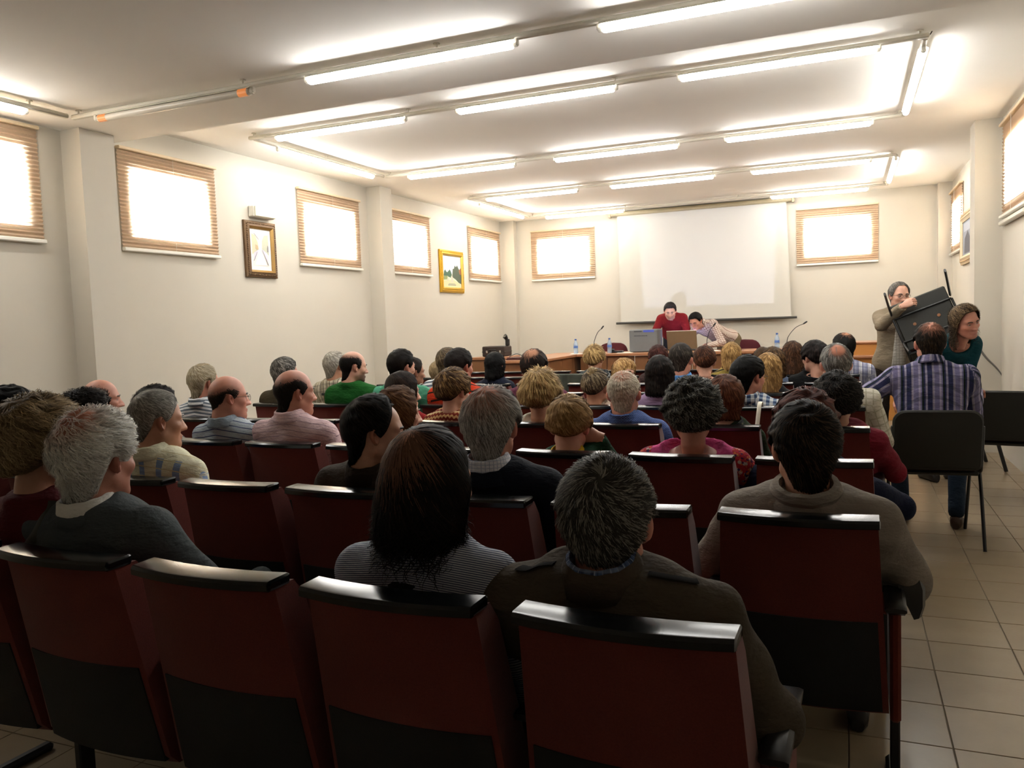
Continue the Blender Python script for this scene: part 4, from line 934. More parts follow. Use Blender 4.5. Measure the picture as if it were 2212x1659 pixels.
# ---------------------------------------------------------------- cloth materials
def cloth(kind, cols, freq=(40, 40), rough=.9):
    key = ('cloth', kind, tuple(cols), freq)
    if key in _M: return _M[key]
    k = NT('cloth_'+kind); c = [lin(x) for x in cols]; g = k.attr('gco'); sp = k.new('ShaderNodeSeparateXYZ'); k.link(g, sp.inputs[0]); gx, gy = sp.outputs[0], sp.outputs[1]
    fx, fy = freq; base = c[0]
    fr = lambda v, f: k.math('FRACT', k.math('ADD', k.math('MULTIPLY', v, f), 20.))
    stripe = lambda v, f, w: k.math('LESS_THAN', fr(v, f), w)
    if kind == 'plain': out = base
    elif kind == 'hstripe': out = k.mix(stripe(gy, fy, cols_w(cols)), c[0], c[1])
    elif kind == 'vstripe': out = k.mix(stripe(gx, fx, cols_w(cols)), c[0], c[1])
    elif kind == 'hvstripe':   # wide vertical bands below a plain yoke
        out = k.mix(stripe(gx, fx, .34), c[0], c[1]); out = k.mix(k.math('GREATER_THAN', gy, -.035), out, c[0])
        out = k.mix(stripe(gy, 22, .12), out, c[2])
    elif kind == 'check':
        a, b = stripe(gx, fx, .5), stripe(gy, fy, .5); out = k.mix(a, c[0], c[1]); out = k.mix(k.math('MULTIPLY', b, .55), out, c[1]); out = k.mix(k.math('MULTIPLY', a, b), out, c[2])
    elif kind == 'grid':
        out = k.mix(k.math('MAXIMUM', stripe(gx, fx, .2), stripe(gy, fy, .2)), c[0], c[1])
    elif kind == 'plaid':
        out = k.mix(stripe(gx, fx, .5), c[0], c[1]); out = k.mix(stripe(gx, fx*2, .16), out, c[2]); out = k.mix(k.math('MULTIPLY', stripe(gx, fx*3.01, .3), .5), out, c[3]); out = k.mix(k.math('MULTIPLY', stripe(gy, fy, .25), .35), out, c[2])
    elif kind == 'floral':
        v = k.new('ShaderNodeTexVoronoi'); v.inputs['Scale'].default_value = fx; k.link(k.coord(), v.inputs['Vector'])
        out = k.mix(k.math('GREATER_THAN', v.outputs['Distance'], .33), c[1], c[0]); n = k.noise(fx*1.3, 2); out = k.mix(k.math('GREATER_THAN', n, .56), out, c[2])
        n2 = k.noise(fx*2.1, 2); out = k.mix(k.math('GREATER_THAN', n2, .6), out, c[3]); out = k.mix(k.math('LESS_THAN', v.outputs['Distance'], .1), out, c[4])
        if len(c) > 5: out = k.mix(k.math('GREATER_THAN', sp.outputs[2], .5), c[5], out)
    elif kind == 'zigzag':
        tri = k.math('ABSOLUTE', k.math('SUBTRACT', fr(gx, fx), .5)); out = k.mix(k.math('LESS_THAN', fr(k.math('ADD', gy, k.math('MULTIPLY', tri, .03)), fy), .45), c[0], c[1]); out = k.mix(stripe(gy, fy/2, .12), out, c[2])
    n = k.noise(180, 2); n2 = k.noise(9, 3)
    out = k.mix(k.math('MULTIPLY', n, .3), out, (0, 0, 0) if False else tuple(x*.55 for x in base)) if kind in ('plain',) else k.mix(k.math('MULTIPLY', n, .18), out, (.12, .12, .12), 'MULTIPLY')
    k.link(out, k.b.inputs['Base Color']); k.b.inputs['Roughness'].default_value = rough; k.b.inputs['Specular IOR Level'].default_value = .2
    mpp = k.new('ShaderNodeMapping'); mpp.inputs['Scale'].default_value = (1, 1, 2.2); k.link(k.coord(), mpp.inputs[0])
    h = k.math('ADD', k.math('MULTIPLY', k.noise(11, 4, mpp.outputs[0], .55), 1.0), k.math('MULTIPLY', n, .03)); k.bump(h, .55, .03)
    _M[key] = k.m; return k.m
CW = {}
def cols_w(cols): return CW.get(tuple(cols), .5)
# ---------------------------------------------------------------- person builder
def ring_collar(c, kind, s=1.):
    """list of (radius-x, radius-y, z) profile rings for collars around the neck, in neck space"""
    return dict(shirt=[(.058, .060, -.012), (.059, .062, .022), (.062, .066, .037), (.067, .071, .034), (.078, .080, .004), (.086, .086, -.012)],
                stand=[(.058, .060, -.02), (.062, .066, .03), (.068, .072, .038), (.076, .080, .02), (.092, .090, -.02)],
                crew=[(.062, .064, -.014), (.062, .064, .004), (.067, .069, .012), (.074, .075, .006), (.08, .08, -.014)],
                fleece=[(.064, .066, -.02), (.066, .070, .025), (.074, .078, .042), (.088, .092, .040), (.096, .099, .024), (.092, .094, .010), (.102, .102, .0), (.108, .106, -.018), (.10, .10, -.035)],
                lapel=[(.062, .064, -.01), (.066, .070, .016), (.074, .080, .018), (.105, .098, -.022), (.10, .095, -.032)],
                scarf=[(.062, .064, -.02), (.068, .07, .02), (.084, .086, .035), (.094, .096, .015), (.090, .09, .0), (.10, .098, -.01), (.105, .1, -.03)])[kind]
def build_person(p, seed):
    rng = np.random.default_rng(seed); s = p.get('hs_', 1.0); fem = p.get('fem', 0); lod = p.get('lod', 1)
    T = STY[p['hair']]['T']*p.get('vol', 1.)*(1+p.get('top', 0)) if p['hair'] not in ('ring', 'ringlow') else 0
    top = on_y(p['u'], p['v'], p['y']); Hw = top-np.array([0, 0, (.1155+T*.9)*s])
    by = p.get('by', 0.); Rb = rot(by)
    loc = np.array([Hw[0], p.get('ry', p['y']+.07), 0.])
    if 'root' in p: loc = np.array([*p['root'], p.get('rz', 0.)])
    root = thing('person', p['label'], 'person', tuple(loc), -math.radians(by))
    toL = lambda w: Rb.T @ (np.array(w, float)-loc)
    Hc = toL(Hw)
    aim = math.degrees(math.atan2(-2.05-Hw[0], 11.3-Hw[1]))
    yaw = p.get('yaw', aim)-by+p.get('dy', 0); pit, rol = p.get('pitch', 4), p.get('roll', 0)
    jaw, fat = p.get('jaw', 1. if not fem else .9), p.get('fat', 0.)
    sdf_h = lambda P: head_sdf(P, jaw, fem, fat)
    NS = {3: 64, 2: 56, 1: 40, 0: 28}[lod]; V0, F0, R = head_grid(jaw, fem, fat, NS)
    N0 = Hc+np.array(p.get('neck', (0, -.035, -.12)))*s                     # base of the neck
    piv = np.array([0, -.015, -.07])
    W_ = np.clip((V0[:, 2]+.20)/.11, 0, 1); W_ = W_*W_*(3-2*W_); V = np.empty_like(V0)
    lev = np.round(W_*24)/24
    nd = (N0-Hc-np.array([0, -.035, -.12])*s)
    for l in np.unique(lev):
        m_ = lev == l; V[m_] = (V0[m_]-piv) @ rot(yaw*l, pit*l, rol*l).T+piv
    fz = np.clip((-.118-V0[:, 2])/.09, 0, 1)*.42; V[:, 0] *= 1-fz; V[:, 1] = -.022+(V[:, 1]+.022)*(1-fz)
    V = V*s; V += nd*(1-W_)[:, None]; Rh_ = rot(yaw, pit, rol)
    toH = lambda Q: Hc+s*((np.asarray(Q)-piv) @ Rh_.T+piv)
    sk = np.array(SKINS[p.get('skin', 'tan')]); C = np.repeat(sk[None], len(V0), 0)
    X, Y, Z = np.abs(V0[:, 0]), V0[:, 1], V0[:, 2]; g = lambda a, b: np.exp(-(a/b)**2)
    lipm = (g(Z+.069, .0095)*g(X, .02)*(Y > .07))[:, None]; C = C*(1-.6*lipm)+np.array([.42, .13, .12])*.6*lipm
    red = (g(X-.04, .02)*g(Z+.03, .025)*(Y > .03)+g(X, .013)*g(Z+.03, .014)*(Y > .08))[:, None]; C = C*(1-.25*red)+np.array([.5, .17, .12])*.25*red
    eyed = (g(X-.031, .014)*g(Z-.0, .012)*(Y > .06))[:, None]; C = C*(1-.25*eyed)
    if p.get('stub'):
        sm = (np.clip((-.03-Z)/.03, 0, 1)*np.clip((Y-.0)/.05+.35, 0, 1)*(Z > -.135))[:, None]*(1-g(X, .012)[:, None]*g(Z+.055, .006)[:, None]); C = C*(1-p['stub']*sm)+np.array(lin(p.get('stubc', '2a2320')))*p['stub']*sm
    if p['hair'] in ('ring', 'ringlow', 'buzz', 'receding') or p.get('spot'):
        Dv = V0-np.array([0, -.01, .02]); Dv /= np.linalg.norm(Dv, axis=1)[:, None]; th = np.arctan2(Dv[:, 0], Dv[:, 1]); ph = np.arccos(np.clip(Dv[:, 2], -1, 1))
        st = dict(STY[p['hair']]); st.update(p.get('hs', {})); a = np.radians(interp_t(st['mx'], th)); b = np.radians(interp_t(st['mn'], th)) if 'mn' in st else th*0-1
        inn = np.clip((a-ph)/.1, 0, 1)*np.clip((ph-b)/.34+.35, 0, 1)*p.get('scalp', .55); C = C*(1-inn[:, None])+np.array(lin(p['hc']))*inn[:, None]
    parts = [Hc+V]; faces = [F0]; cols = [C]; nv = len(V)
    hz = p.get('hip', (0, .06, .56)); Hp = np.array(hz, float)
    sw = p.get('sw', .222-.03*fem); dep = p.get('dep', 1.)
    # torso skin, rings that continue the neck
    ax = (N0-Hp); L_ = np.linalg.norm(ax); ax /= L_; xa = np.array([1., 0, 0]); xa -= ax*(xa@ax); xa /= np.linalg.norm(xa); ya = np.cross(ax, xa)
    th = 2*np.pi*np.arange(NS)/NS; prev = nv-NS; last = nv
    for dn, a, b in ((.012, .066, .056), (.03, .10, .062), (.052, .14, .068), (.085, sw-.055, .078), (.15, sw-.07, .09), (.3, sw-.09, .085), (L_, .13, .08)):
        c = N0-ax*dn; r = c+np.outer(np.sin(th)*a, xa)+np.outer(np.cos(th)*b, ya); parts.append(r); cols.append(np.repeat(sk[None], NS, 0))
        i = np.arange(NS); faces.append(np.stack([prev+i, last+i, last+(i+1) % NS, prev+(i+1) % NS], 1)); prev = last; last += NS
    def add(Vx, Fx, Cx):
        nonlocal last
        parts.append(np.asarray(Vx)); faces.append(np.asarray(Fx)+last); cols.append(np.repeat(np.array(Cx)[None], len(Vx), 0) if np.ndim(Cx) == 1 else Cx); last += len(Vx)
    for sd in (-1, 1):
        ev, ef = ear_mesh(sd); add(toH(ev*np.array([1+.05*fat, 1, 1])), ef, sk*np.array([.95, .8, .78]))
    # eyes and brows
    if lod >= 1 or p.get('face'):
        for sd in (-1, 1):
            n1, n2 = 12, 8; cc = np.array([.031*sd, .0700, .001]); pv = []; pcx = []
            for i in range(n2+1):
                a = math.pi*i/n2
                for j in range(n1):
                    t = 2*math.pi*j/n1; pv.append(cc+.0106*np.array([math.sin(a)*math.cos(t), math.cos(a), math.sin(a)*math.sin(t)])); pcx.append((.015, .012, .01) if a < .25 else (.09, .05, .025) if a < .5 else (.62, .58, .54))
            q = [(i*n1+j, i*n1+(j+1) % n1, (i+1)*n1+(j+1) % n1, (i+1)*n1+j) for i in range(n2) for j in range(n1)]; add(toH(pv), q, np.array(pcx))
            bb = np.array(lin(p.get('brow', p['hc'])))*.8; m_ = MB(); bp = [(.014, .089, .018), (.026, .090, .0225), (.04, .081, .021), (.05, .069, .016)]
            m_.tube([(x*sd, y-.001, z) for x, y, z in bp], [.003, .0042, .0038, .0015], 6); fq = [f for f in m_.f if len(f) == 4]; add(toH(m_.v), fq, bb)
            m_ = MB(); m_.tube([(x*sd, y, z) for x, y, z in [(.0195, .0775, .003), (.026, .0815, .0078), (.036, .080, .0078), (.043, .074, .003)]], [.002, .0032, .0032, .002], 6); add(toH(m_.v), [f for f in m_.f if len(f) == 4], sk*.85)
    # arms
    sh = [N0-ax*.085+xa*sd*(sw-.055)+np.array([0, .0, -p.get('sd', 0.)]) for sd in (-1, 1)]
    el = p.get('el', None); wr = p.get('wr', None)
    if el is None:
        el = [sh[i]+np.array([(.075+.01*rng.standard_normal())*sd, .06, -.255]) for i, sd in enumerate((-1, 1))]
        wr = [np.array([.10*sd, el[i][1]+.22, max(.60, el[i][2]-.05)]) for i, sd in enumerate((-1, 1))]
    else: el = [toL(e) if p.get('world') else np.array(e, float) for e in el]; wr = [toL(e) if p.get('world') else np.array(e, float) for e in wr]
    short = p.get('short', 0); hm = MB()
    for i, sd in enumerate((-1, 1)):
        f = wr[i]-el[i]; f /= np.linalg.norm(f)
        hm.tube([el[i]-f*.01, el[i]+f*.06, (el[i]+wr[i])/2, wr[i]-f*.04, wr[i]+f*.01], [.040, .042, .038, .029, .026], 10)
        if short: hm.tube([sh[i], (sh[i]+el[i])/2, el[i]], [.048, .046, .041], 10)
        hd = p.get('hand', {}).get(sd, {}); ff = hd.get('f', f+np.array([-.3*sd, .3, -.4])); uu = hd.get('u', (0.2*sd, -.1, 1))
        if p.get('world') and hd: ff = Rb.T @ np.array(ff); uu = Rb.T @ np.array(uu)
        hand(hm, wr[i]+f*.012, ff, uu, sd, hd.get('c', .55), hd.get('s', .95 if not fem else .88))
    q4 = np.array([f for f in hm.f if len(f) == 4]); add(hm.v, q4, sk)
    Vb = np.concatenate(parts); me = np_mesh('body', Vb, [np.concatenate(faces)], True, [skin_mat()]); set_col(me, 'col', np.concatenate(cols)); obj('body', me, root)
    # hair
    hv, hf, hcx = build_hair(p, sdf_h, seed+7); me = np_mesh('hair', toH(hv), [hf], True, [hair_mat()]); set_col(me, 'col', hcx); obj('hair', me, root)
    if 'bun' in p:
        bc, br = np.array(p['bun'][0]), p['bun'][1]; rr = np.random.default_rng(3); hb = MB()
        for i in range(int(p.get('bunn', 26))):
            d = rr.standard_normal(3); d /= np.linalg.norm(d); e = np.cross(d, rr.standard_normal(3)); e /= np.linalg.norm(e); hb.tube([bc+br*(d*math.cos(t)+e*math.sin(t))*(1+.1*rr.standard_normal()) for t in np.linspace(0, 2.6, 8)], [.004, .008, .01, .011, .011, .009, .006, .002], 5)
        me = np_mesh('hair_knot', toH(hb.v), [np.array([f for f in hb.f if len(f) == 4])], True, [hair_mat()]); set_col(me, 'col', np.repeat(np.array(lin(p.get('hc2', p['hc'])))[None], len(hb.v), 0)*rr.uniform(.6, 1.2, (len(hb.v), 1))); obj('hair_knot', me, root)
    # upper garment
    h = {3: .0115, 2: .013, 1: .017, 0: .024}[lod]; bel = p.get('belly', 1.); gt = p.get('gt', 0.)
    fr_ = lambda P: np.stack([(P-N0)@xa, (P-N0)@ya, (P-N0)@ax], 1)
    ns, ne = sh, el
    hem = p.get('hem', L_+.06); up = p.get('up', .0); ncut = p.get('ncut', None)
    def arms(P):
        d = None
        for i in (0, 1):
            a = cap(P, ns[i], ne[i], .060+gt, .050+gt)
            if short: a = smax(a, (P-(ns[i]+(ne[i]-ns[i])*short))@((ne[i]-ns[i])/np.linalg.norm(ne[i]-ns[i])), .012)
            else: a = smin(a, cap(P, ne[i], wr[i], .048+gt, .036+gt*.6), .02); a = smax(a, (P-wr[i])@((wr[i]-ne[i])/np.linalg.norm(wr[i]-ne[i])), .008)
            d = a if d is None else np.minimum(d, a)
        return d
    def torso(P):
        q = fr_(P)
        d = ell(q, (0, .012, -L_*.36), (sw*.80+gt, .112*dep+gt, max(.17, L_*.40)))
        d = smin(d, ell(q, (0, .03*bel, -L_*.74), (.150*bel+.02+gt, .122*bel*dep+gt, max(.15, L_*.32))), .06)
        d = smin(d, ell(q, (0, .01, -L_), (.172+gt, .125+gt, .13)), .06)
        d = smin(d, cap(q, (-(sw-.075), -.004, -.095-p.get('sd', 0)), (sw-.075, -.004, -.095-p.get('sd', 0)), .060+gt), .05)
        for sd in (-1, 1): d = smin(d, cap(q, (0, -.006, .0+up), (sd*(sw-.08), -.008, -.084-p.get('sd', 0)), .054, .046+gt), .035)
        d = smax(d, q[:, 2]-.018-up, .012); d = smax(d, -(q[:, 2]+hem), .01)
        if ncut: d = smax(d, -ell(q, (0, ncut[2] if len(ncut) > 2 else 0, .02), (ncut[0], ncut[0], ncut[1])), .01)
        return d
    wob = rng.uniform(0, 6.28, 6); wa = p.get('wr_a', .0035)
    def gar(P):
        d = smin(torso(P), arms(P), .035); q = P
        return d-wa*(np.sin(q[:, 0]*23+q[:, 2]*17+wob[0])*np.sin(q[:, 1]*19-q[:, 2]*31+wob[1])+.6*np.sin(q[:, 0]*47-q[:, 2]*22+wob[2]+2*np.sin(q[:, 1]*15+wob[3])))
    allp = np.array([*sh, *el, *wr, N0, Hp]); ex = np.array([.17+gt, .17+gt, .1+gt]); lo = allp.min(0)-ex; hi = allp.max(0)+ex
    lo[2] = max(lo[2], min(min(x[2] for x in wr)-.08, Hp[2]-hem+L_-.15 if p.get('stand') else .44))
    GV, GF = nets(gar, lo, hi, h)
    q = fr_(GV); gx = q[:, 0].copy(); gy = q[:, 2]+.8*np.minimum(q[:, 1], .05)+.10*np.abs(q[:, 0]); gf = gx*0
    da, dt = arms(GV), torso(GV)
    for i, sd in enumerate((-1, 1)):
        m_ = (da < dt-.004) & (cap_h(GV, ns[i], ne[i])*np.linalg.norm(ne[i]-ns[i]) > .03) & ((GV[:, 0]-N0[0])*sd > 0) if not p.get('world') else (da < dt-.004) & (np.minimum(cap(GV, ns[i], ne[i], .05), cap(GV, ne[i], wr[i], .05)) <= np.minimum(cap(GV, ns[1-i], ne[1-i], .05), cap(GV, ne[1-i], wr[1-i], .05)))
        t1 = cap_h(GV, ns[i], ne[i])*np.linalg.norm(ne[i]-ns[i]); t2 = np.clip(cap_h(GV, ne[i], wr[i]), 0, 2)*np.linalg.norm(wr[i]-ne[i])
        b_ = ne[i]-ns[i]; b_ /= np.linalg.norm(b_); o_ = GV-ns[i]; c1 = np.cross(b_, [0, 1., 0]); c1 /= np.linalg.norm(c1); c2 = np.cross(b_, c1)
        gx = np.where(m_, .055*np.arctan2(o_@c1, o_@c2), gx); gy = np.where(m_, -(t1+t2)-.03, gy); gf = np.where(m_ | (np.abs(q[:, 0]) > sw-.072), 1., gf)
    g = p['top_']; cm = cloth(*g[:2], **(g[2] if len(g) > 2 else {}))
    me = np_mesh(p.get('tname', 'shirt'), GV, [GF], True, [cm]); set_vec(me, 'gco', np.stack([gx, gy, gf], 1)); go = obj(p.get('tname', 'shirt'), me, root)
    # collars
    def collar(nm, kind, m_, dz=0., sc=1., op=.35, tilt=.10):
        prof = ring_collar(None, kind); n = 30; b = MB(); rows = []
        for j in range(n+1):
            a = math.pi+(-1+2*j/n)*(math.pi-op); row = []
            for rx_, ry_, z in prof:
                row.append(N0+xa*math.sin(a)*rx_*sc+ya*(math.cos(a)*ry_*sc-.004)+ax*(z+dz-tilt*math.cos(a)*.07+.0012*math.sin(j*1.7)))
            rows.append([tuple(x) for x in row])
        k_ = len(prof)
        for r in rows: b.v += r
        b.f = [(j*k_+i, j*k_+i+1, (j+1)*k_+i+1, (j+1)*k_+i) for j in range(n) for i in range(k_-1)]; b.m = [0]*len(b.f)
        me_ = b.mesh(nm, m_, True); set_vec(me_, 'gco', np.array([(math.atan2(v[0]-N0[0], v[1]-N0[1])*.07, v[2]-N0[2], 0) for v in b.v])); o = obj(nm, me_, root if nm in ('shirt_collar', 'scarf') else go)
        md = o.modifiers.new('s', 'SOLIDIFY'); md.thickness = .004; md.offset = 0
    for cl in p.get('col', []):
        nm, kind, m_ = cl[0], cl[1], cl[2] if not isinstance(cl[2], tuple) else cloth(*cl[2][:2], **(cl[2][2] if len(cl[2]) > 2 and isinstance(cl[2][2], dict) else {})); collar(nm, kind, cm if m_ is None else m_, *cl[3:])
    # trousers and shoes
    if 'legs' in p: hips_, knees, ank = p['legs']
    else:
        sp = .11+.02*rng.random(); hips_ = [Hp+np.array([-.085, .0, -.01]), Hp+np.array([.085, 0, -.01])]
        knees = [np.array([-sp, Hp[1]+.40, .53]), np.array([sp, Hp[1]+.40, .53])]; ank = [np.array([-sp, Hp[1]+.40, .09]), np.array([sp+.01, Hp[1]+.38, .09])]
    if p.get('world') and 'legs' in p: hips_, knees, ank = [[toL(x) for x in y] for y in (hips_, knees, ank)]
    hips_, knees, ank = [[np.array(x, float) for x in y] for y in (hips_, knees, ank)]
    def tr(P):
        d = ell(P, Hp, (.165, .12, .115))
        for i in (0, 1):
            d = smin(d, cap(P, hips_[i], knees[i], .082, .062), .03); d = smin(d, cap(P, knees[i], ank[i], .060, .048), .02)
            d = smax(d, (P-ank[i])@((ank[i]-knees[i])/np.linalg.norm(ank[i]-knees[i]))-.02, .006) if False else d
        return d
    allp = np.array([*hips_, *knees, *ank, Hp]); TV, TF = nets(tr, allp.min(0)-.13, allp.max(0)+.13, p.get('th', .036 if lod < 3 else .028))
    tm = cloth('plain', [p.get('tc', '23252b')]); me = np_mesh('trousers', TV, [TF], True, [tm]); set_vec(me, 'gco', TV); obj('trousers', me, root)
    ft = p.get('foot', [(0, 1, 0), (0, 1, 0)]); shoe_m = mat('leather_'+p.get('sc', '1d1714'), p.get('sc', '1d1714'), .45, .15)
    for i in (0, 1):
        fd = np.array(ft[i], float); fd /= np.linalg.norm(fd); sdv = np.array([fd[1], -fd[0], 0]); b = MB(); rings = []; a0 = ank[i].copy(); g0 = p.get('gz', 0.)
        for t, w_, hh in ((-.075, .02, .05), (-.06, .033, .075), (0, .038, .085), (.06, .042, .065), (.12, .046, .045), (.165, .038, .034), (.19, .018, .022)):
            rings.append([tuple(np.array([a0[0], a0[1], g0])+fd*t+sdv*w_*math.copysign(abs(math.cos(k))**.7, math.cos(k))+np.array([0, 0, max(0., hh*(.5+.5*math.sin(k)))])) for k in np.linspace(0, 2*math.pi, 12, endpoint=False)])
        b.loft(rings); b.obj('shoe', shoe_m, root, True)
    # glasses
    if p.get('glasses'):
        b = MB()
        for sd in (-1, 1):
            b.tube([(sd*.033+.022*math.cos(t), .099-.35*(abs(.033+.022*math.cos(t)*sd)-.02)**2*20*.1, .0+.0155*math.sin(t)) for t in np.linspace(0, 2*math.pi, 15)], .0013, 5)
            b.tube([(sd*.055, .095, .006), (sd*.071, .07, .008), (sd*.077, .0, .006), (sd*.077, -.01, -.002)], .0014, 5)
        b.tube([(-.011, .1, .004), (0, .103, .006), (.011, .1, .004)], .0013, 5)
        me = np_mesh('glasses', toH(b.v), [np.array([f for f in b.f if len(f) == 4])], True, [mat('glasses_metal', '4a423a', .3, .05, metal=.6)]); obj('glasses', me, root)
    if p.get('shades'):     # sunglasses pushed up in the hair
        b = MB()
        for sd in (-1, 1):
            b.tube([(sd*.034+.024*math.cos(t), .07, .105+.018*math.sin(t)) for t in np.linspace(0, 2*math.pi, 13)], .004, 5); b.tube([(sd*.058, .07, .108), (sd*.082, .03, .09), (sd*.086, -.04, .06)], .003, 5)
        me = np_mesh('sunglasses', toH(b.v), [np.array([f for f in b.f if len(f) == 4])], True, [M_black]); obj('sunglasses', me, root)
    P_ = dict(root=root, go=go, N0=N0, ax=ax, xa=xa, ya=ya, sw=sw, sh=sh, el=el, wr=wr, toH=toH, gar=gar, Hp=Hp, world=Hw)
    if 'extra' in p: p['extra'](P_)
    return P_
def surf(P_, x, s):
    """point on the back of the garment at lateral x and distance s below the neck base"""
    o = P_['N0']+P_['xa']*x-P_['ax']*s; d = -P_['ya']; q = o+d*.3
    for _ in range(40): q = q-d*min(.05, float(P_['gar'](q[None])[0]))*.9
    return q
# ---------------------------------------------------------------- the people
PPL = []
def P(row, u, v, short_label, label, hair, hc, top_, **k):
    d = dict(row=row, u=u, v=v, short_=short_label, label=label, hair=hair, hc=hc, top_=top_); d.update(k); PPL.append(d); return d
CW.update({('b9bec7', '3a4260'): .42, ('a8b3bb', '3f4a6c'): .16, ('d8dde0', '6d7884'): .5, ('dfe2e4', '5f6a78'): .5})
WHITE = ('plain', ['d9d7d2'])
def dk(c): return ('plain', [c])
# nearest row
def jacket_extra(q):
    for sd in (-1, 1):
        pts = [surf_top(q, sd*x, y) for x, y in ((.095, -.01), (.125, -.008), (.155, -.004), (.185, .004))]
        b = MB(); b.tube(smooth_path(pts, 3), .017, 8, flat=(1, .13)); b.obj('epaulette', mat('epaulette_cloth', '15120f', .95, .1, spec=.05), q['go'], .8)
    a = surf(q, 0, .062); n_ = -q['ya']; b = MB(); xa, ax = q['xa'], q['ax']
    c = [a+n_*.010+xa*x+ax*z for x, z in ((-.062, .012), (.062, .012), (.05, .002), (0, -.014), (-.05, .002))]
    b.add(c, [(4, 3, 2, 1, 0)]); b.add([p_+n_*.002 for p_ in c], [(0, 1, 2, 3, 4)]); b.obj('neck_gap_lining', mat('dark_lining', '17140f', .9), q['go'])
    b = MB(); c0 = a+n_*.013
    V = [c0+xa*x+ax*z for x, z in ((-.010, -.013), (.010, -.013), (.010, .009), (-.010, .009))]; b.add(V+[v+n_*.002 for v in V], [(0, 3, 2, 1), (4, 5, 6, 7), (0, 1, 5, 4), (2, 3, 7, 6)], 0)
    V = [c0+n_*.0026+xa*x+ax*z for x, z in ((-.006, -.009), (.006, -.009), (.006, -.004), (-.006, -.004))]; b.add(V, [(0, 1, 2, 3)], 1)
    V = [c0+n_*.0026+xa*x+ax*z for x, z in ((-.005, .0), (.004, .0), (.004, .003), (-.005, .003))]; b.add(V, [(0, 1, 2, 3)], 1)
    b.obj('neck_label', [mat('pale_label', 'c3c6d6', .6, .02), mat('label_thread', '8488a6', .6)], q['go'])
def surf_top(P_, x, y):
    o = P_['N0']+P_['xa']*x+P_['ya']*y; q = o+P_['ax']*.15
    for _ in range(40): q = q-P_['ax']*min(.04, float(P_['gar'](q[None])[0]))*.9
    return q
def coat_extra(q):
    b = MB(); V = []; nx, nz = 5, 12
    for i in range(nx):
        for j in range(nz):
            x = -.085+.10*i/(nx-1)+(-.0015*j if i == 0 else 0); s_ = .06+.46*j/(nz-1); o = q['N0']+q['xa']*x-q['ax']*s_; w = o+q['ya']*.35
            for _ in range(40): w = w-q['ya']*min(.05, float(q['gar'](w[None])[0]))*.9
            V.append(tuple(w+q['ya']*(.006-.01*abs(i/(nx-1)-.5))))
    b.add(V, [(i*nz+j, (i+1)*nz+j, (i+1)*nz+j+1, i*nz+j+1) for i in range(nx-1) for j in range(nz-1)])
    me = b.mesh('shirt_front', cloth('grid', ['b7b2a6', '9a958c'], freq=(40, 40)), True); set_vec(me, 'gco', np.array([(v[0], v[2], 0) for v in V])); o = obj('shirt_front', me, q['root']); md = o.modifiers.new('s', 'SOLIDIFY'); md.thickness = .004; md.offset = 0
P('A', 1308, 988, 'man in the dark brown epaulette jacket', 'man with short grey hair in dark brown jacket with epaulettes, nearest row aisle end', 'short', '35322c', ('plain', ['4a4135']), lod=3, hc2='7d786e', mix2=.34, vol=1.35, whorl=50, swirl=.5, sl=.026, lift=.010, jit=.5, ns=10000, rootdark=.8, skin='red', tname='jacket', gt=.022, sw=.245, sd=.012, neck=(0, -.035, -.088), hs=dict(mx=[(0, 50), (35, 52), (50, 62), (62, 86), (74, 104), (84, 104), (92, 86), (108, 88), (113, 98), (120, 122), (131, 134), (145, 139), (180, 140)]), wr_a=.006,
  col=[('shirt_collar', 'shirt', ('plaid', ['34425e', '46587c', '8a93a8', '222b40'], (30, 30)), .010, 1.0, .5), ('jacket_collar', 'stand', ('plain', ['453b30']), .004, 1.02, .7)], extra=jacket_extra, tc='2c2a28', pitch=6, hs_=1.04, el=[(-.31, .10, .62), (.29, .02, .60)], wr=[(-.16, .34, .58), (.20, .30, .56)])
P('A', 916, 918, 'man with long dark hair', 'man with long wavy dark hair thinning on top, in narrow striped shirt, nearest row', 'longback', '120d0b', ('hstripe', ['b9bec7', '3a4260'], dict(freq=(95, 170))), lod=3, hc2='251a13', mix2=.3, vol=.7, skin='tan', spot=24, spotph=46, spotbare=.35, curl=.010, curlz=-.02, curls=900, cz=(-.13, -.01), sl=.10, lift=.006, jit=.14, swirl=.12, rough=.3, hlen=.14, ns=8500, sw=.222, hs_=1.06, whorl=28,
  col=[('collar', 'shirt', None, -.012)], pitch=5, dy=20, stub=.25, drw=1.0, wr_a=.0045, tc='232a3c')
P('A', 203, 884, 'white haired man in grey sweater', 'white haired man in charcoal knitted sweater with white collar, nearest row', 'full', 'c9c5bb', ('plain', ['454b4d']), lod=3, hc2='efece4', mix2=.5, vol=1.15, rootdark=.8, skin='red', spot=36, spotph=40, spotbare=.75, sl=.05, lift=.012, jit=.5, swirl=.5, curl=.004, sw=.24, gt=.012, tname='sweater',
  col=[('shirt_collar', 'shirt', WHITE, -.006, 1.0, .5), ('neck_rib', 'crew', ('plain', ['464c4e']), -.012, 1.16, .05)], hs_=1.0, pitch=4, rough=.35, el=[(-.30, .06, .60), (.31, .12, .58)], wr=[(-.14, .30, .58), (.16, .42, .60)])
def strap_extra(q):
    pts = [surf_top(q, .10, -.02)]+[surf(q, .10-.06*k, .05+.07*k)-q['ya']*.004 for k in range(5)]
    MB().tube(smooth_path(pts, 4), .017, 8, flat=(1, .25)).obj('bag_strap', mat('dark_leather_strap', '24261f', .5), q['root'], .8)
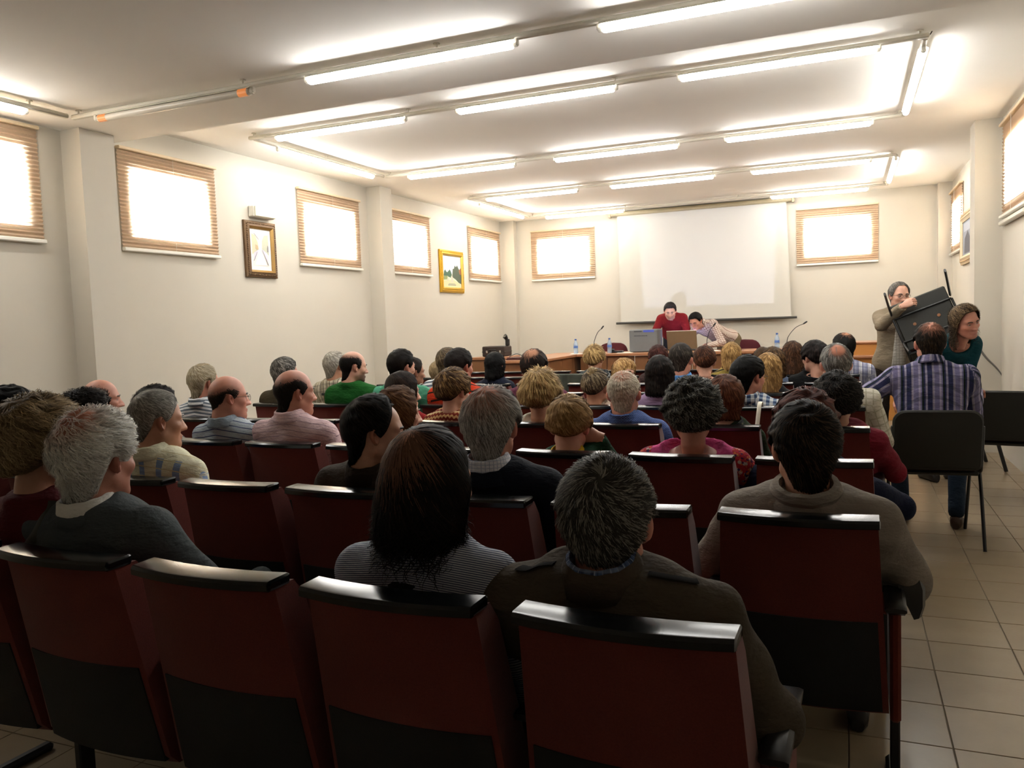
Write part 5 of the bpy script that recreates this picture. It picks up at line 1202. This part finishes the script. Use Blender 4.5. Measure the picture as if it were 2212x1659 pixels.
P('A', 78, 858, 'fair haired woman in burgundy top', 'woman with thick fair brown hair in burgundy top with dark shoulder strap, left edge', 'womshort', '77603c', ('plain', ['521419']), lod=3, hc2='a88c5c', mix2=.45, vol=1.5, skin='tan', fem=1, sl=.06, lift=.012, jit=.5, swirl=.3, curl=.004, back=.25, col=[], extra=strap_extra, tname='top', rough=.3)
# second row
P('B', 1741, 868, 'man in the light grey fleece', 'man with short dark brown hair in light grey fleece at the aisle end', 'short', '17120d', ('plain', ['857c72']), lod=3, hc2='4a3826', mix2=.25, vol=1.5, whorl=42, swirl=.6, sl=.035, lift=.008, skin='tan', gt=.014, sw=.23, tname='fleece', col=[('fleece_collar', 'fleece', ('plain', ['82796f']), -.004, 1.0, .15)], pitch=3, tc='26303f', hs_=1.02, el=[(-.29, .08, .62), (.27, .12, .60)], wr=[(-.15, .34, .58), (.22, .38, .64)])
P('B', 1060, 835, 'grey haired man in navy suit', 'grey haired man in navy suit jacket with white shirt collar, behind the long haired man', 'full', '6f6a62', ('plain', ['0f1420']), lod=3, hc2='b9b4a9', mix2=.5, vol=1.0, skin='red', spot=34, spotph=38, spotbare=.7, sl=.06, lift=.008, whorl=26, swirl=.25, sw=.235, gt=.012, tname='suit_jacket', glasses=True, col=[('shirt_collar', 'shirt', ('grid', ['cfd0d6', '9fa6ba'], dict(freq=(90, 90))), .002, 1.0, .5), ('jacket_collar', 'lapel', None, -.012, 1.08, .5)], tc='10141e', wr_a=.002)
P('B', 803, 853, 'man in the brown jacket', 'black haired man in dark brown jacket looking right, second row', 'receding', '0f0c0a', ('plain', ['33291f']), lod=3, hc2='2e2620', mix2=.3, vol=1.6, skin='tan', yaw=56, sl=.045, lift=.008, swirl=.2, gt=.014, tname='jacket', stub=.3, col=[('jacket_collar', 'stand', ('plain', ['2c231b']), -.01, 1.05, .5)], face=1, pitch=4, jaw=1.08, fat=.4)
P('B', 333, 842, 'man in the yellow and blue striped shirt', 'man with cropped grey hair in pale yellow shirt with blue stripes', 'buzz', '76726a', ('hvstripe', ['e6e4c8', '8fa9d0', 'd3c9a2'], dict(freq=(13, 13))), lod=3, hc2='b5b1a6', mix2=.45, skin='tan', vol=1.6, yaw=28, sl=.022, lift=.004, whorl=40, col=[('collar', 'shirt', ('plain', ['e2e1c6']), .0)], jaw=1.05, fat=.3, tc='3b4050')
P('B', 10, 832, 'person in blue at the left edge', 'black haired person in a blue jacket cut off by the left picture edge', 'full', '0f0d0d', ('plain', ['16305c']), lod=2, skin='tan', yaw=38, pitch=10, col=[('collar', 'shirt', ('plain', ['c9c3a8']), 0)], tname='jacket', vol=1.1)
P('B', 166, 837, 'man with receding curly dark hair', 'balding man with wispy curly dark hair looking down, behind the fair haired woman', 'receding', '1d1712', ('plain', ['4f5044']), lod=2, skin='tan', yaw=48, pitch=26, curl=.010, lift=.012, sl=.06, vol=1.8, hs=dict(mx=[(0, 22), (30, 20), (48, 34), (60, 60), (70, 88), (84, 102), (92, 86), (108, 89), (113, 100), (120, 128), (131, 143), (145, 148), (180, 149)]))
# third row
P('C', 216, 820, 'bald man in profile by the left wall', 'bald man seen in profile near the left wall, looking right', 'ringlow', '4a3a2c', ('plain', ['8a8172']), lod=2, skin='red', yaw=44, scalp=.35, ns=900, sl=.012, pitch=2, face=1, jaw=1.05, fat=.5)
P('C', 334, 833, 'dark haired person behind the cropped grey head', 'dark haired person in patterned grey top hidden behind a cropped grey head', 'womshort', '1b1414', ('floral', ['4e4c48', '8c897f', '2d2b2a', 'a5a296', '6a675f'], dict(freq=(40, 40))), lod=2, fem=1, vol=.9, yaw=32, curl=.005)
P('C', 489, 812, 'bald man with glasses in navy striped polo', 'bald man with glasses in grey polo shirt with navy stripes', 'ringlow', '2a2018', ('hstripe', ['a8b3bb', '3f4a6c'], dict(freq=(30, 26))), lod=2, skin='red', yaw=36, glasses=True, scalp=.75, ns=1800, sl=.016, face=1, fat=.6, jaw=1.05, hs=dict(mn=[(0, 60), (50, 74), (62, 66), (80, 58), (110, 60), (140, 74), (180, 82)]), col=[('collar', 'shirt', ('plain', ['8b98a3']), .0)], pitch=2)
P('C', 632, 799, 'balding man in pink striped shirt', 'balding man in pale pink shirt with thin stripes, third row', 'ring', '1f1812', ('hstripe', ['dcbfc2', '9a8290'], dict(freq=(60, 30))), lod=2, skin='red', yaw=32, scalp=.7, ns=2600, sl=.018, face=1, fat=.4, hs=dict(mn=[(0, 60), (50, 74), (60, 58), (80, 44), (105, 46), (140, 58), (180, 66)]), col=[('collar', 'shirt', ('hstripe', ['dfc0c4', 'a8909a'], dict(freq=(60, 60))), .006)], sw=.24, pitch=2)
CW[('dcbfc2', '9a8290')] = .10; CW[('dfc0c4', 'a8909a')] = .1
P('C', 856, 833, 'auburn haired woman in profile', 'auburn haired woman in profile partly hidden by the man in brown jacket', 'bob', '5a3518', ('plain', ['4a3a30']), lod=2, fem=1, skin='fair', yaw=42, hc2='7d5226', mix2=.4, face=1, hlen=.10, vol=1.0, drw=.95)
def boy_hand(q): pass
P('C', 1229, 853, 'fair haired youngster in green', 'fair haired youngster in green sweater with yellow collar, hand at neck', 'womshort', '8a6428', ('plain', ['10331f']), lod=2, skin='fair', hc2='b98f4e', mix2=.4, hs=dict(mx=[(0, 58), (40, 62), (55, 84), (66, 108), (84, 112), (96, 106), (108, 108), (120, 114), (145, 120), (180, 122)]), vol=1.0, sl=.05, lift=.003, swirl=.35, whorl=30, hs_=.98, sw=.19, col=[('collar', 'shirt', ('plain', ['b08f14']), .0, 1.0, .4)], tname='sweater', under='33210c', underz=-.02,
  el=[(-.25, .05, .64), (.16, .12, .72)], wr=[(-.1, .26, .6), (.115, .02, .88)], hand={1: dict(f=(-.9, -.12, .25), u=(.1, -1, .2), c=.5)})
P('C', 1496, 820, 'woman in the pink floral blouse', 'woman with short curly dark grey hair in pink blouse with floral sleeves', 'curly', '2a2824', ('floral', ['a3202f', 'b9a9a0', '3a2350', 'c4703a', 'd8cfc0', 'c2477f'], dict(freq=(38, 38))), lod=2, fem=1, skin='red', hc2='7d7a70', mix2=.35, vol=1.05, sl=.04, lift=.010, curl=.005, jit=.6, rough=.5, ns=5000, stw=.0013, sw=.235, ncut=(.125, .078, -.01), back=.25, pinkyoke=True, belly=1.15, tname='blouse', el=[(-.31, .05, .60), (.33, .08, .60)], wr=[(-.15, .30, .58), (.18, .32, .58)])
P('C', 1741, 841, 'red haired woman in navy', 'red haired woman in navy top mostly hidden behind the grey fleece man', 'womshort', '4a1c10', ('plain', ['141b33']), lod=2, fem=1, hc2='6e2e18', mix2=.4, vol=1.5, sl=.06, top=.1, sw=.22, el=[(-.28, .05, .62), (.34, .16, .62)], wr=[(-.14, .3, .58), (.25, .42, .56)])
# fourth row
P('D', 438, 786, 'white haired man in white striped shirt', 'white haired man in white shirt with slate stripes by the left wall', 'receding', '9c8a66', ('hstripe', ['d8dde0', '6d7884'], dict(freq=(34, 34))), lod=2, skin='red', hc2='c9bea0', mix2=.5, vol=1.3, yaw=18, col=[('collar', 'shirt', None, .0)], sl=.04)
P('D', 866, 801, 'woman with long dark straight hair', 'woman with long straight dark hair in red top, face in profile', 'long', '1f140f', ('plain', ['8e1114']), lod=2, fem=1, skin='fair', yaw=36, hc2='38251a', mix2=.3, face=1, vol=.8, sl=.10, jit=.05, swirl=0, lift=.002, hlen=.2, drw=.93)
P('D', 976, 795, 'woman in the orange patterned blouse', 'woman with short brown hair in orange and red patterned blouse', 'womshort', '4a3015', ('zigzag', ['7c2c1e', 'c9a06c', 'd8c49a'], dict(freq=(40, 24))), lod=2, fem=1, skin='fair', hc2='9a7438', mix2=.35, vol=.85, yaw=16, sl=.05, lift=.008, under='1f140c', underz=-.01, sw=.205)
P('D', 1166, 800, 'blonde woman in white top', 'woman with spiky blonde hair in white top, fourth row', 'womshort', '8c682c', ('plain', ['cfc8ba']), lod=2, fem=1, skin='tan', hc2='c9a55c', mix2=.5, vol=1.25, sl=.075, lift=.022, jit=.35, swirl=.1, whorl=18, spike=(.03, (0, -.1, 1), .5), under='3d2713', underz=-.025, sw=.20, ncut=(.085, .04))
P('D', 1347, 802, 'white haired man in blue checked shirt', 'man with cropped white hair in blue checked shirt, fourth row', 'buzz', 'b8a88c', ('check', ['3f5488', '5a6ea0', '2f4070'], dict(freq=(80, 80))), lod=2, skin='red', hc2='d8cdb6', mix2=.5, vol=1.6, whorl=34, sl=.02, scalp=.4, col=[('collar', 'shirt', None, .004)], sw=.24, fat=.5, spot=30, spotbare=.2)
P('D', 1566, 809, 'girl with copper hair', 'girl with copper bobbed hair, patterned scarf and green sweater', 'bob', '4f2510', ('plain', ['1d2a12']), lod=2, fem=1, skin='fair', hc2='7a4420', mix2=.4, hs=dict(mx=[(0, 56), (40, 62), (55, 90), (66, 112), (84, 116), (100, 112), (112, 122), (130, 140), (180, 142)]), hlen=.11, drw=.92, vol=1.1, jit=.08, swirl=.1, col=[('scarf', 'scarf', ('floral', ['20242c', '5d5d4c', '11151c', '3c4438', '77735c'], dict(freq=(30, 30))), .0, 1.0, .1)], dy=6, tname='sweater')
P('D', 1808, 804, 'dark curly haired woman in red sweater', 'woman with short dark curly hair in crimson sweater at the aisle end', 'curly', '15110e', ('plain', ['6e1526']), lod=2, fem=1, hc2='3c342b', mix2=.25, vol=1.0, curl=.005, jit=.8, sw=.225, tname='sweater', col=[('sweater_collar', 'stand', ('plain', ['7c1a30']), -.02, 1.0, .2)], el=[(-.26, .05, .62), (.26, .12, .60)], wr=[(-.14, .3, .58), (.2, .34, .57)], tc='141b33')
# fifth row
P('E', 613, 771, 'grey haired man in olive jacket', 'grey haired man in olive brown jacket by the left wall', 'full', '45423d', ('plain', ['42392a']), lod=1, hc2='8d8981', mix2=.45, yaw=26, vol=.7, face=1, tname='jacket', skin='red')
P('E', 759, 759, 'bearded balding man in green sweater', 'balding man with dark beard in bright green sweater, looking right', 'ring', '14100c', ('plain', ['17581f']), lod=2, skin='fair', yaw=38, stub=.75, scalp=.8, ns=1500, sl=.012, face=1, hs=dict(mn=[(0, 60), (50, 74), (58, 56), (76, 40), (110, 40), (150, 44), (180, 46)], mx=[(0, 60), (50, 74), (60, 88), (66, 110), (80, 112), (90, 86), (108, 89), (113, 100), (120, 128), (131, 143), (145, 148), (180, 149)]), tname='sweater', sw=.23, pitch=6)
P('E', 865, 754, 'dark haired man in mint green shirt', 'dark haired man in mint green shirt behind the long haired woman', 'full', '15100d', ('plain', ['4f9a7c']), lod=1, yaw=22, vol=.75, sw=.24, skin='fair')
P('E', 990, 752, 'dark haired man in orange striped top', 'dark brown haired man in orange top with black stripes', 'short', '1d1512', ('hstripe', ['c23a1c', '2a1a16'], dict(freq=(10, 14))), lod=1, yaw=18, vol=1.5, sw=.24, skin='red')
CW[('c23a1c', '2a1a16')] = .2
P('E', 1153, 754, 'balding man in plum sweater', 'balding dark haired man in plum sweater behind the spiky blonde woman', 'full', '231a16', ('plain', ['5f2d40']), lod=1, spot=30, spotph=36, skin='tan', vol=.7, tname='sweater', sw=.235)
P('E', 1285, 796, 'woman with pinned up hair and sunglasses', 'woman with pinned up ash hair, sunglasses on head and beige scarf', 'updo', '4a3a28', ('plain', ['a08b78']), lod=1, fem=1, hc2='8e7a58', mix2=.4, shades=True, bun=((0, -.06, .10), .032), yaw=8, skin='tan', col=[('scarf', 'scarf', ('plain', ['b19c8a']), 0, 1.1, .1)], under='1c1510', underz=.0)
P('E', 1425, 767, 'dark haired woman in lavender', 'woman with dark bobbed hair in lavender top, fifth row', 'bob', '150f0c', ('plain', ['8b7392']), lod=1, fem=1, hlen=.15, vol=.8, jit=.1, swirl=.05, hc2='2a1f18')
P('E', 1613, 767, 'black haired man with glasses in checked shirt', 'black haired man with glasses in white and navy checked shirt, looking right', 'full', '0d0b0a', ('check', ['d6d8d8', '7f93ad', '3a4d70'], dict(freq=(26, 26))), lod=1, yaw=38, glasses=True, face=1, skin='red', fat=.6, vol=.9, col=[('collar', 'shirt', None, .0)], sw=.235)
P('E', 1806, 742, 'balding grey man in white shirt', 'grey haired man with bald crown in white checked shirt, right side', 'full', '5c5a54', ('grid', ['d2cfc0', 'b4b09c'], dict(freq=(26, 22))), lod=1, hc2='8f8d86', mix2=.4, spot=26, spotph=50, spotbare=.95, skin='red', vol=.55, col=[('collar', 'shirt', ('plain', ['d6d3c4']), .002)], sw=.235, dy=8)
# sixth row and beyond
P('F', 722, 759, 'grey haired man in plaid behind the green sweater', 'grey haired man in pale plaid shirt behind the green sweater man', 'full', '8d877b', ('plaid', ['b5ac98', 'cfc8b6', '3e3b3a', '8a7a60'], dict(freq=(14, 14))), lod=1, hc2='b9b3a6', mix2=.5, vol=.8, yaw=18)
P('F', 889, 772, 'man in black and white checked shirt', 'man in black and white checked shirt behind the mint shirt man', 'short', '2a211c', ('check', ['d5d3cd', '6a6762', '22201f'], dict(freq=(34, 34))), lod=1, yaw=34, skin='dark', face=1, sw=.235)
P('F', 966, 751, 'brown haired man in white striped shirt', 'brown haired man in white striped shirt behind the orange striped top', 'full', '4a3a28', ('hstripe', ['dfe2e4', '5f6a78'], dict(freq=(20, 22))), lod=1, hc2='7d6a4c', mix2=.4, vol=.7, yaw=15)
P('F', 1470, 741, 'man with cropped hair and light blue collar', 'man with cropped dark hair in white shirt with light blue collar', 'buzz', '2d2620', ('plain', ['c9c9c6']), lod=1, skin='red', vol=1.6, hc2='4d443a', mix2=.3, scalp=.8, col=[('collar', 'shirt', ('plain', ['4f83bd']), -.01, 1.15, .3)], sw=.235, dy=12)
P('F', 1660, 762, 'blonde woman with hairband', 'woman with long blonde hair and hair clip beside the checked shirt man', 'long', '8a6226', ('plain', ['16161a']), lod=1, fem=1, hc2='c0934a', mix2=.5, hlen=.24, skin='fair', vol=.9, jit=.1)
P('G', 1068, 760, 'black haired woman in navy', 'woman with straight black hair in navy top, seventh row', 'bob', '0c0b0c', ('plain', ['131828']), lod=1, fem=1, hlen=.20, vol=.8, jit=.06, hc2='1b1a1b', drw=.95)
P('G', 948, 778, 'fair haired person in grey shirt', 'fair haired person in slate grey shirt mostly hidden behind two dark haired men', 'short', '8a7450', ('plain', ['6d7280']), lod=0, yaw=20)
P('G', 1341, 772, 'blonde woman turned back', 'blonde woman with fringe turned to look back, over the white haired man', 'bob', '94662a', ('plain', ['c9b0a0']), lod=1, fem=1, hc2='c99e54', mix2=.5, yaw=118, roll=-18, pitch=4, face=1, hlen=.12, skin='fair', vol=1.1, hs=dict(mx=[(0, 70), (36, 74), (48, 96), (56, 136), (90, 142), (140, 142), (180, 142)]), brow='5a4020')
P('G', 1522, 747, 'auburn short haired woman in black', 'woman with short auburn hair and wide neck black top, seventh row', 'womshort', '351a0c', ('plain', ['14110f']), lod=1, fem=1, hc2='5e3416', mix2=.4, vol=.7, skin='fair', ncut=(.11, .05))
P('G', 1762, 735, 'dark haired woman with glasses in black', 'woman with short dark hair and glasses in black top, looking left', 'womshort', '140e0d', ('plain', ['101012']), lod=1, fem=1, yaw=-38, glasses=True, vol=.85, skin='fair', face=1, hc2='2a1d1a', ncut=(.09, .05), sw=.22, dy=0)
P('G', 1671, 749, 'woman with waved brown hair', 'woman with waved brown hair behind the blonde woman with hairband', 'bob', '3f2a14', ('plain', ['4e5a70']), lod=1, fem=1, hc2='6e4e28', mix2=.4, hlen=.14, vol=1.)
P('H', 1283, 746, 'spiky blonde woman near the table', 'woman with spiky streaked blonde hair in front of the speakers table', 'womshort', '7a5a28', ('plain', ['2f3538']), lod=1, fem=1, hc2='c7a35c', mix2=.5, vol=.9, sl=.07, lift=.02, jit=.3, spike=(.02, (0, 0, 1), .6), under='3a2a16', underz=-.03)
P('H', 1422, 745, 'reddish haired person near the laptop', 'person with reddish brown hair just below the laptop', 'womshort', '351510', ('plain', ['3a2a28']), lod=1, fem=1, hc2='55241a', mix2=.4, vol=.7)
P('H', 1580, 739, 'blonde woman with straight hair', 'woman with straight blonde hair and black yellow top, eighth row', 'bob', '8e672c', ('hstripe', ['1a1712', '8a7a3c'], dict(freq=(10, 14))), lod=1, fem=1, hc2='bd9146', mix2=.5, hlen=.19, jit=.06, vol=.9, drw=.95)
CW[('1a1712', '8a7a3c')] = .75
P('H', 1713, 736, 'woman with long brown hair by the microphone', 'woman with long reddish brown hair below the right microphone', 'long', '3a2210', ('plain', ['1d1714']), lod=1, fem=1, hc2='5e3a1c', mix2=.4, hlen=.21, vol=.8)
P('H', 1824, 719, 'dark haired man in white and blue plaid', 'dark haired man in white and blue plaid shirt at the far aisle end', 'short', '15110f', ('plaid', ['c6c6cc', '9a9db4', '3a4062', '6a6f8e'], dict(freq=(14, 14))), lod=1, spot=22, spotph=24, vol=1.3, sw=.24, skin='tan', col=[('collar', 'shirt', None, 0)], dy=-4)
P('I', 1649, 750, 'brown haired person in the farthest row', 'brown haired person in the farthest row behind the waved brown hair', 'womshort', '4a3218', ('plain', ['3a3640']), lod=0, fem=1, vol=.7)
# people outside the rows -------------------------------------------------------
def aisle(): 
    # plaid shirt man on the stacking chair, arms spread
    x0 = on_y(2009, 699, 5.56)[0]
    hr, er = on_y(2110, 845, 6.33), on_y(2100, 905, 5.80)
    P(None, 2009, 697, 'plaid shirt man', 'man in purple and navy plaid shirt seated in the aisle, arm on the next chair', 'short', '17110c', ('plaid', ['2a2c4e', '6f6a8c', '15221f', 'b9b0c4'], dict(freq=(9, 13))), lod=2, y=5.56, ry=5.56, yaw=-8, spot=30, spotph=34, spotbare=.55, hc2='3a2a18', mix2=.3, vol=1.2, skin='red', hip=(0, -.06, .575), sw=.25, col=[('collar', 'shirt', None, .004, 1.05)], tc='2c3a4c', sc='3a2416', world=True,
      el=[(x0-.42, 5.52, .82), tuple(er)], wr=[(x0-.60, 5.28, .80), tuple(hr)], hand={1: dict(f=(.3, .9, -.15), u=(0, .1, 1), c=.8)},
      legs=([(x0-.09, 5.5, .56), (x0+.09, 5.5, .56)], [(x0-.17, 5.86, .50), (x0+.19, 5.88, .50)], [(on_z(1950, 1120, .05)[0], 5.82, .1), (on_z(2065, 1120, .05)[0], 5.78, .1)]), foot=[(.1, 1, 0), (.15, 1, 0)], gt=.01, root=(x0, 5.5))
    # man in beige coat holding a chair
    c = on_y(1941, 640, 8.25); x = c[0]
    P(None, 1941, 609, 'man in beige coat', 'man with glasses in beige coat standing and lifting a black chair', 'receding', '55504a', ('plain', ['847763']), lod=2, y=8.25, ry=8.3, by=178, yaw=158, pitch=4, face=1, glasses=True, hc2='8a847c', mix2=.4, skin='fair', stand=True, hip=(0, 0.0, .92), gt=.006, sw=.20, belly=.8, tname='coat', hem=.95, extra=coat_extra, world=True, col=[('coat_collar', 'lapel', None, -.01)], tc='241c16', root=(x-.05, 8.32),
      el=[(x+.26, 8.16, 1.16), tuple(on_y(1904, 702, 8.06))], wr=[(x+.34, 8.10, 1.30), tuple(on_y(1949, 662, 7.84))], hand={1: dict(f=(.75, -.25, .35), u=(-.2, -.9, .5), c=.95), -1: dict(f=(.3, -.6, .3), u=(0, 0, 1), c=.9)},
      legs=([(x-.13, 8.32, .9), (x+.05, 8.32, .9)], [(x-.14, 8.28, .5), (x+.05, 8.3, .5)], [(x-.14, 8.33, .1), (x+.06, 8.34, .1)]), foot=[(0, -1, 0), (.1, -1, 0)], th=.024)
    # woman in teal sweater bending forward
    c = on_y(2084, 700, 7.0); x = c[0]
    P(None, 2086, 655, 'woman in teal sweater', 'woman with long tousled light brown hair in teal sweater bending over a chair', 'long', '3a2a18', ('plain', ['0e3f47']), lod=2, fem=1, y=6.75, by=158, yaw=146, pitch=12, roll=12, face=1, hc2='8a6e48', mix2=.45, skin='red', hlen=.20, vol=.9, jit=.6, lift=.012, curls=600, cz=(-.15, .03), curl=.006, sl=.09, stand=True, hip=(0, -.05, .88), neck=(-.01, -.10, -.13), sw=.19, world=True, tname='sweater', ncut=(.085, .10, .05), tc='1d2530', root=(x-.16, 7.2), drw=.9,
      el=[(x+.02, 6.95, .92), (x-.36, 6.95, .90)], wr=[(x+.02, 6.78, .72), (x-.47, 6.72, .74)], legs=([(x-.18, 7.3, .86), (x-.01, 7.3, .86)], [(x-.18, 7.24, .47), (x-.01, 7.26, .47)], [(x-.19, 7.32, .09), (x-.0, 7.33, .09)]), foot=[(0, -1, 0), (0, -1, 0)], hem=.56, over=.05, hs=dict(mx=[(0, 42), (34, 46), (52, 62), (66, 92), (82, 130), (120, 158), (180, 162)]))
    # speakers
    c = on_y(1446, 680, 11.55); x = c[0]
    P(None, 1447, 651, 'man in red polo', 'man with short brown hair in red polo shirt leaning over the laptop', 'short', '2a2320', ('plain', ['7c1a1e']), lod=1, y=11.45, by=176, yaw=170, pitch=24, face=1, skin='fair', stand=True, rz=.2, hip=(0, -.1, .95), neck=(0, -.13, -.06), sw=.215, world=True, short=.75, stub=.25, root=(x, 11.85), col=[('collar', 'shirt', None, 0, 1., .6)], gz=0,
      el=[(x+.26, 11.62, 1.10), (x-.25, 11.55, 1.12)], wr=[(x+.12, 11.5, 1.0), (x-.13, 11.45, .98)], legs=([(x-.09, 11.9, 1.1), (x+.09, 11.9, 1.1)], [(x-.1, 11.84, .7), (x+.1, 11.84, .7)], [(x-.1, 11.95, .29), (x+.1, 11.95, .29)]), foot=[(0, -1, 0), (0, -1, 0)], hem=.6, th=.03)
    c = on_y(1506, 700, 11.55); x = c[0]
    P(None, 1506, 672, 'man in checked shirt', 'dark haired man in cream checked shirt bending down beside the laptop', 'short', '15110f', ('grid', ['cbbcae', '8a6a62'], dict(freq=(32, 32))), lod=1, y=11.4, by=200, yaw=200, pitch=28, roll=6, face=1, skin='red', stand=True, rz=.2, hip=(0, -.1, .90), neck=(.03, -.13, -.05), sw=.22, world=True, root=(x+.34, 11.85), col=[('collar', 'shirt', None, 0, 1., .6)], gz=0,
      el=[(x+.36, 11.42, 1.04), (x-.12, 11.5, 1.06)], wr=[(x+.12, 11.36, 1.0), (x-.2, 11.42, .99)], legs=([(x+.30, 11.9, 1.06), (x+.48, 11.9, 1.06)], [(x+.28, 11.84, .68), (x+.48, 11.84, .68)], [(x+.3, 11.95, .29), (x+.5, 11.95, .29)]), foot=[(0, -1, 0), (0, -1, 0)], hem=.6, tc='6b5c44', th=.03)
aisle()
# ---------------------------------------------------------------- build everything
OCC = {}
for d in PPL:
    if d['row']:
        y0, s, x0 = ROWS[d['row']]; x = on_y(d['u'], d['v'], y0+.25)[0]; d['y'] = y0+s*x+.23
        k = seat_col(d['row'], x)
        while (d['row'], k) in OCC: k += 1
        d['ry'] = y0+s*x+.25; OCC[(d['row'], k)] = d['short_']
build_seats(OCC)
for i, d in enumerate(PPL):
    build_person(d, 100+i)
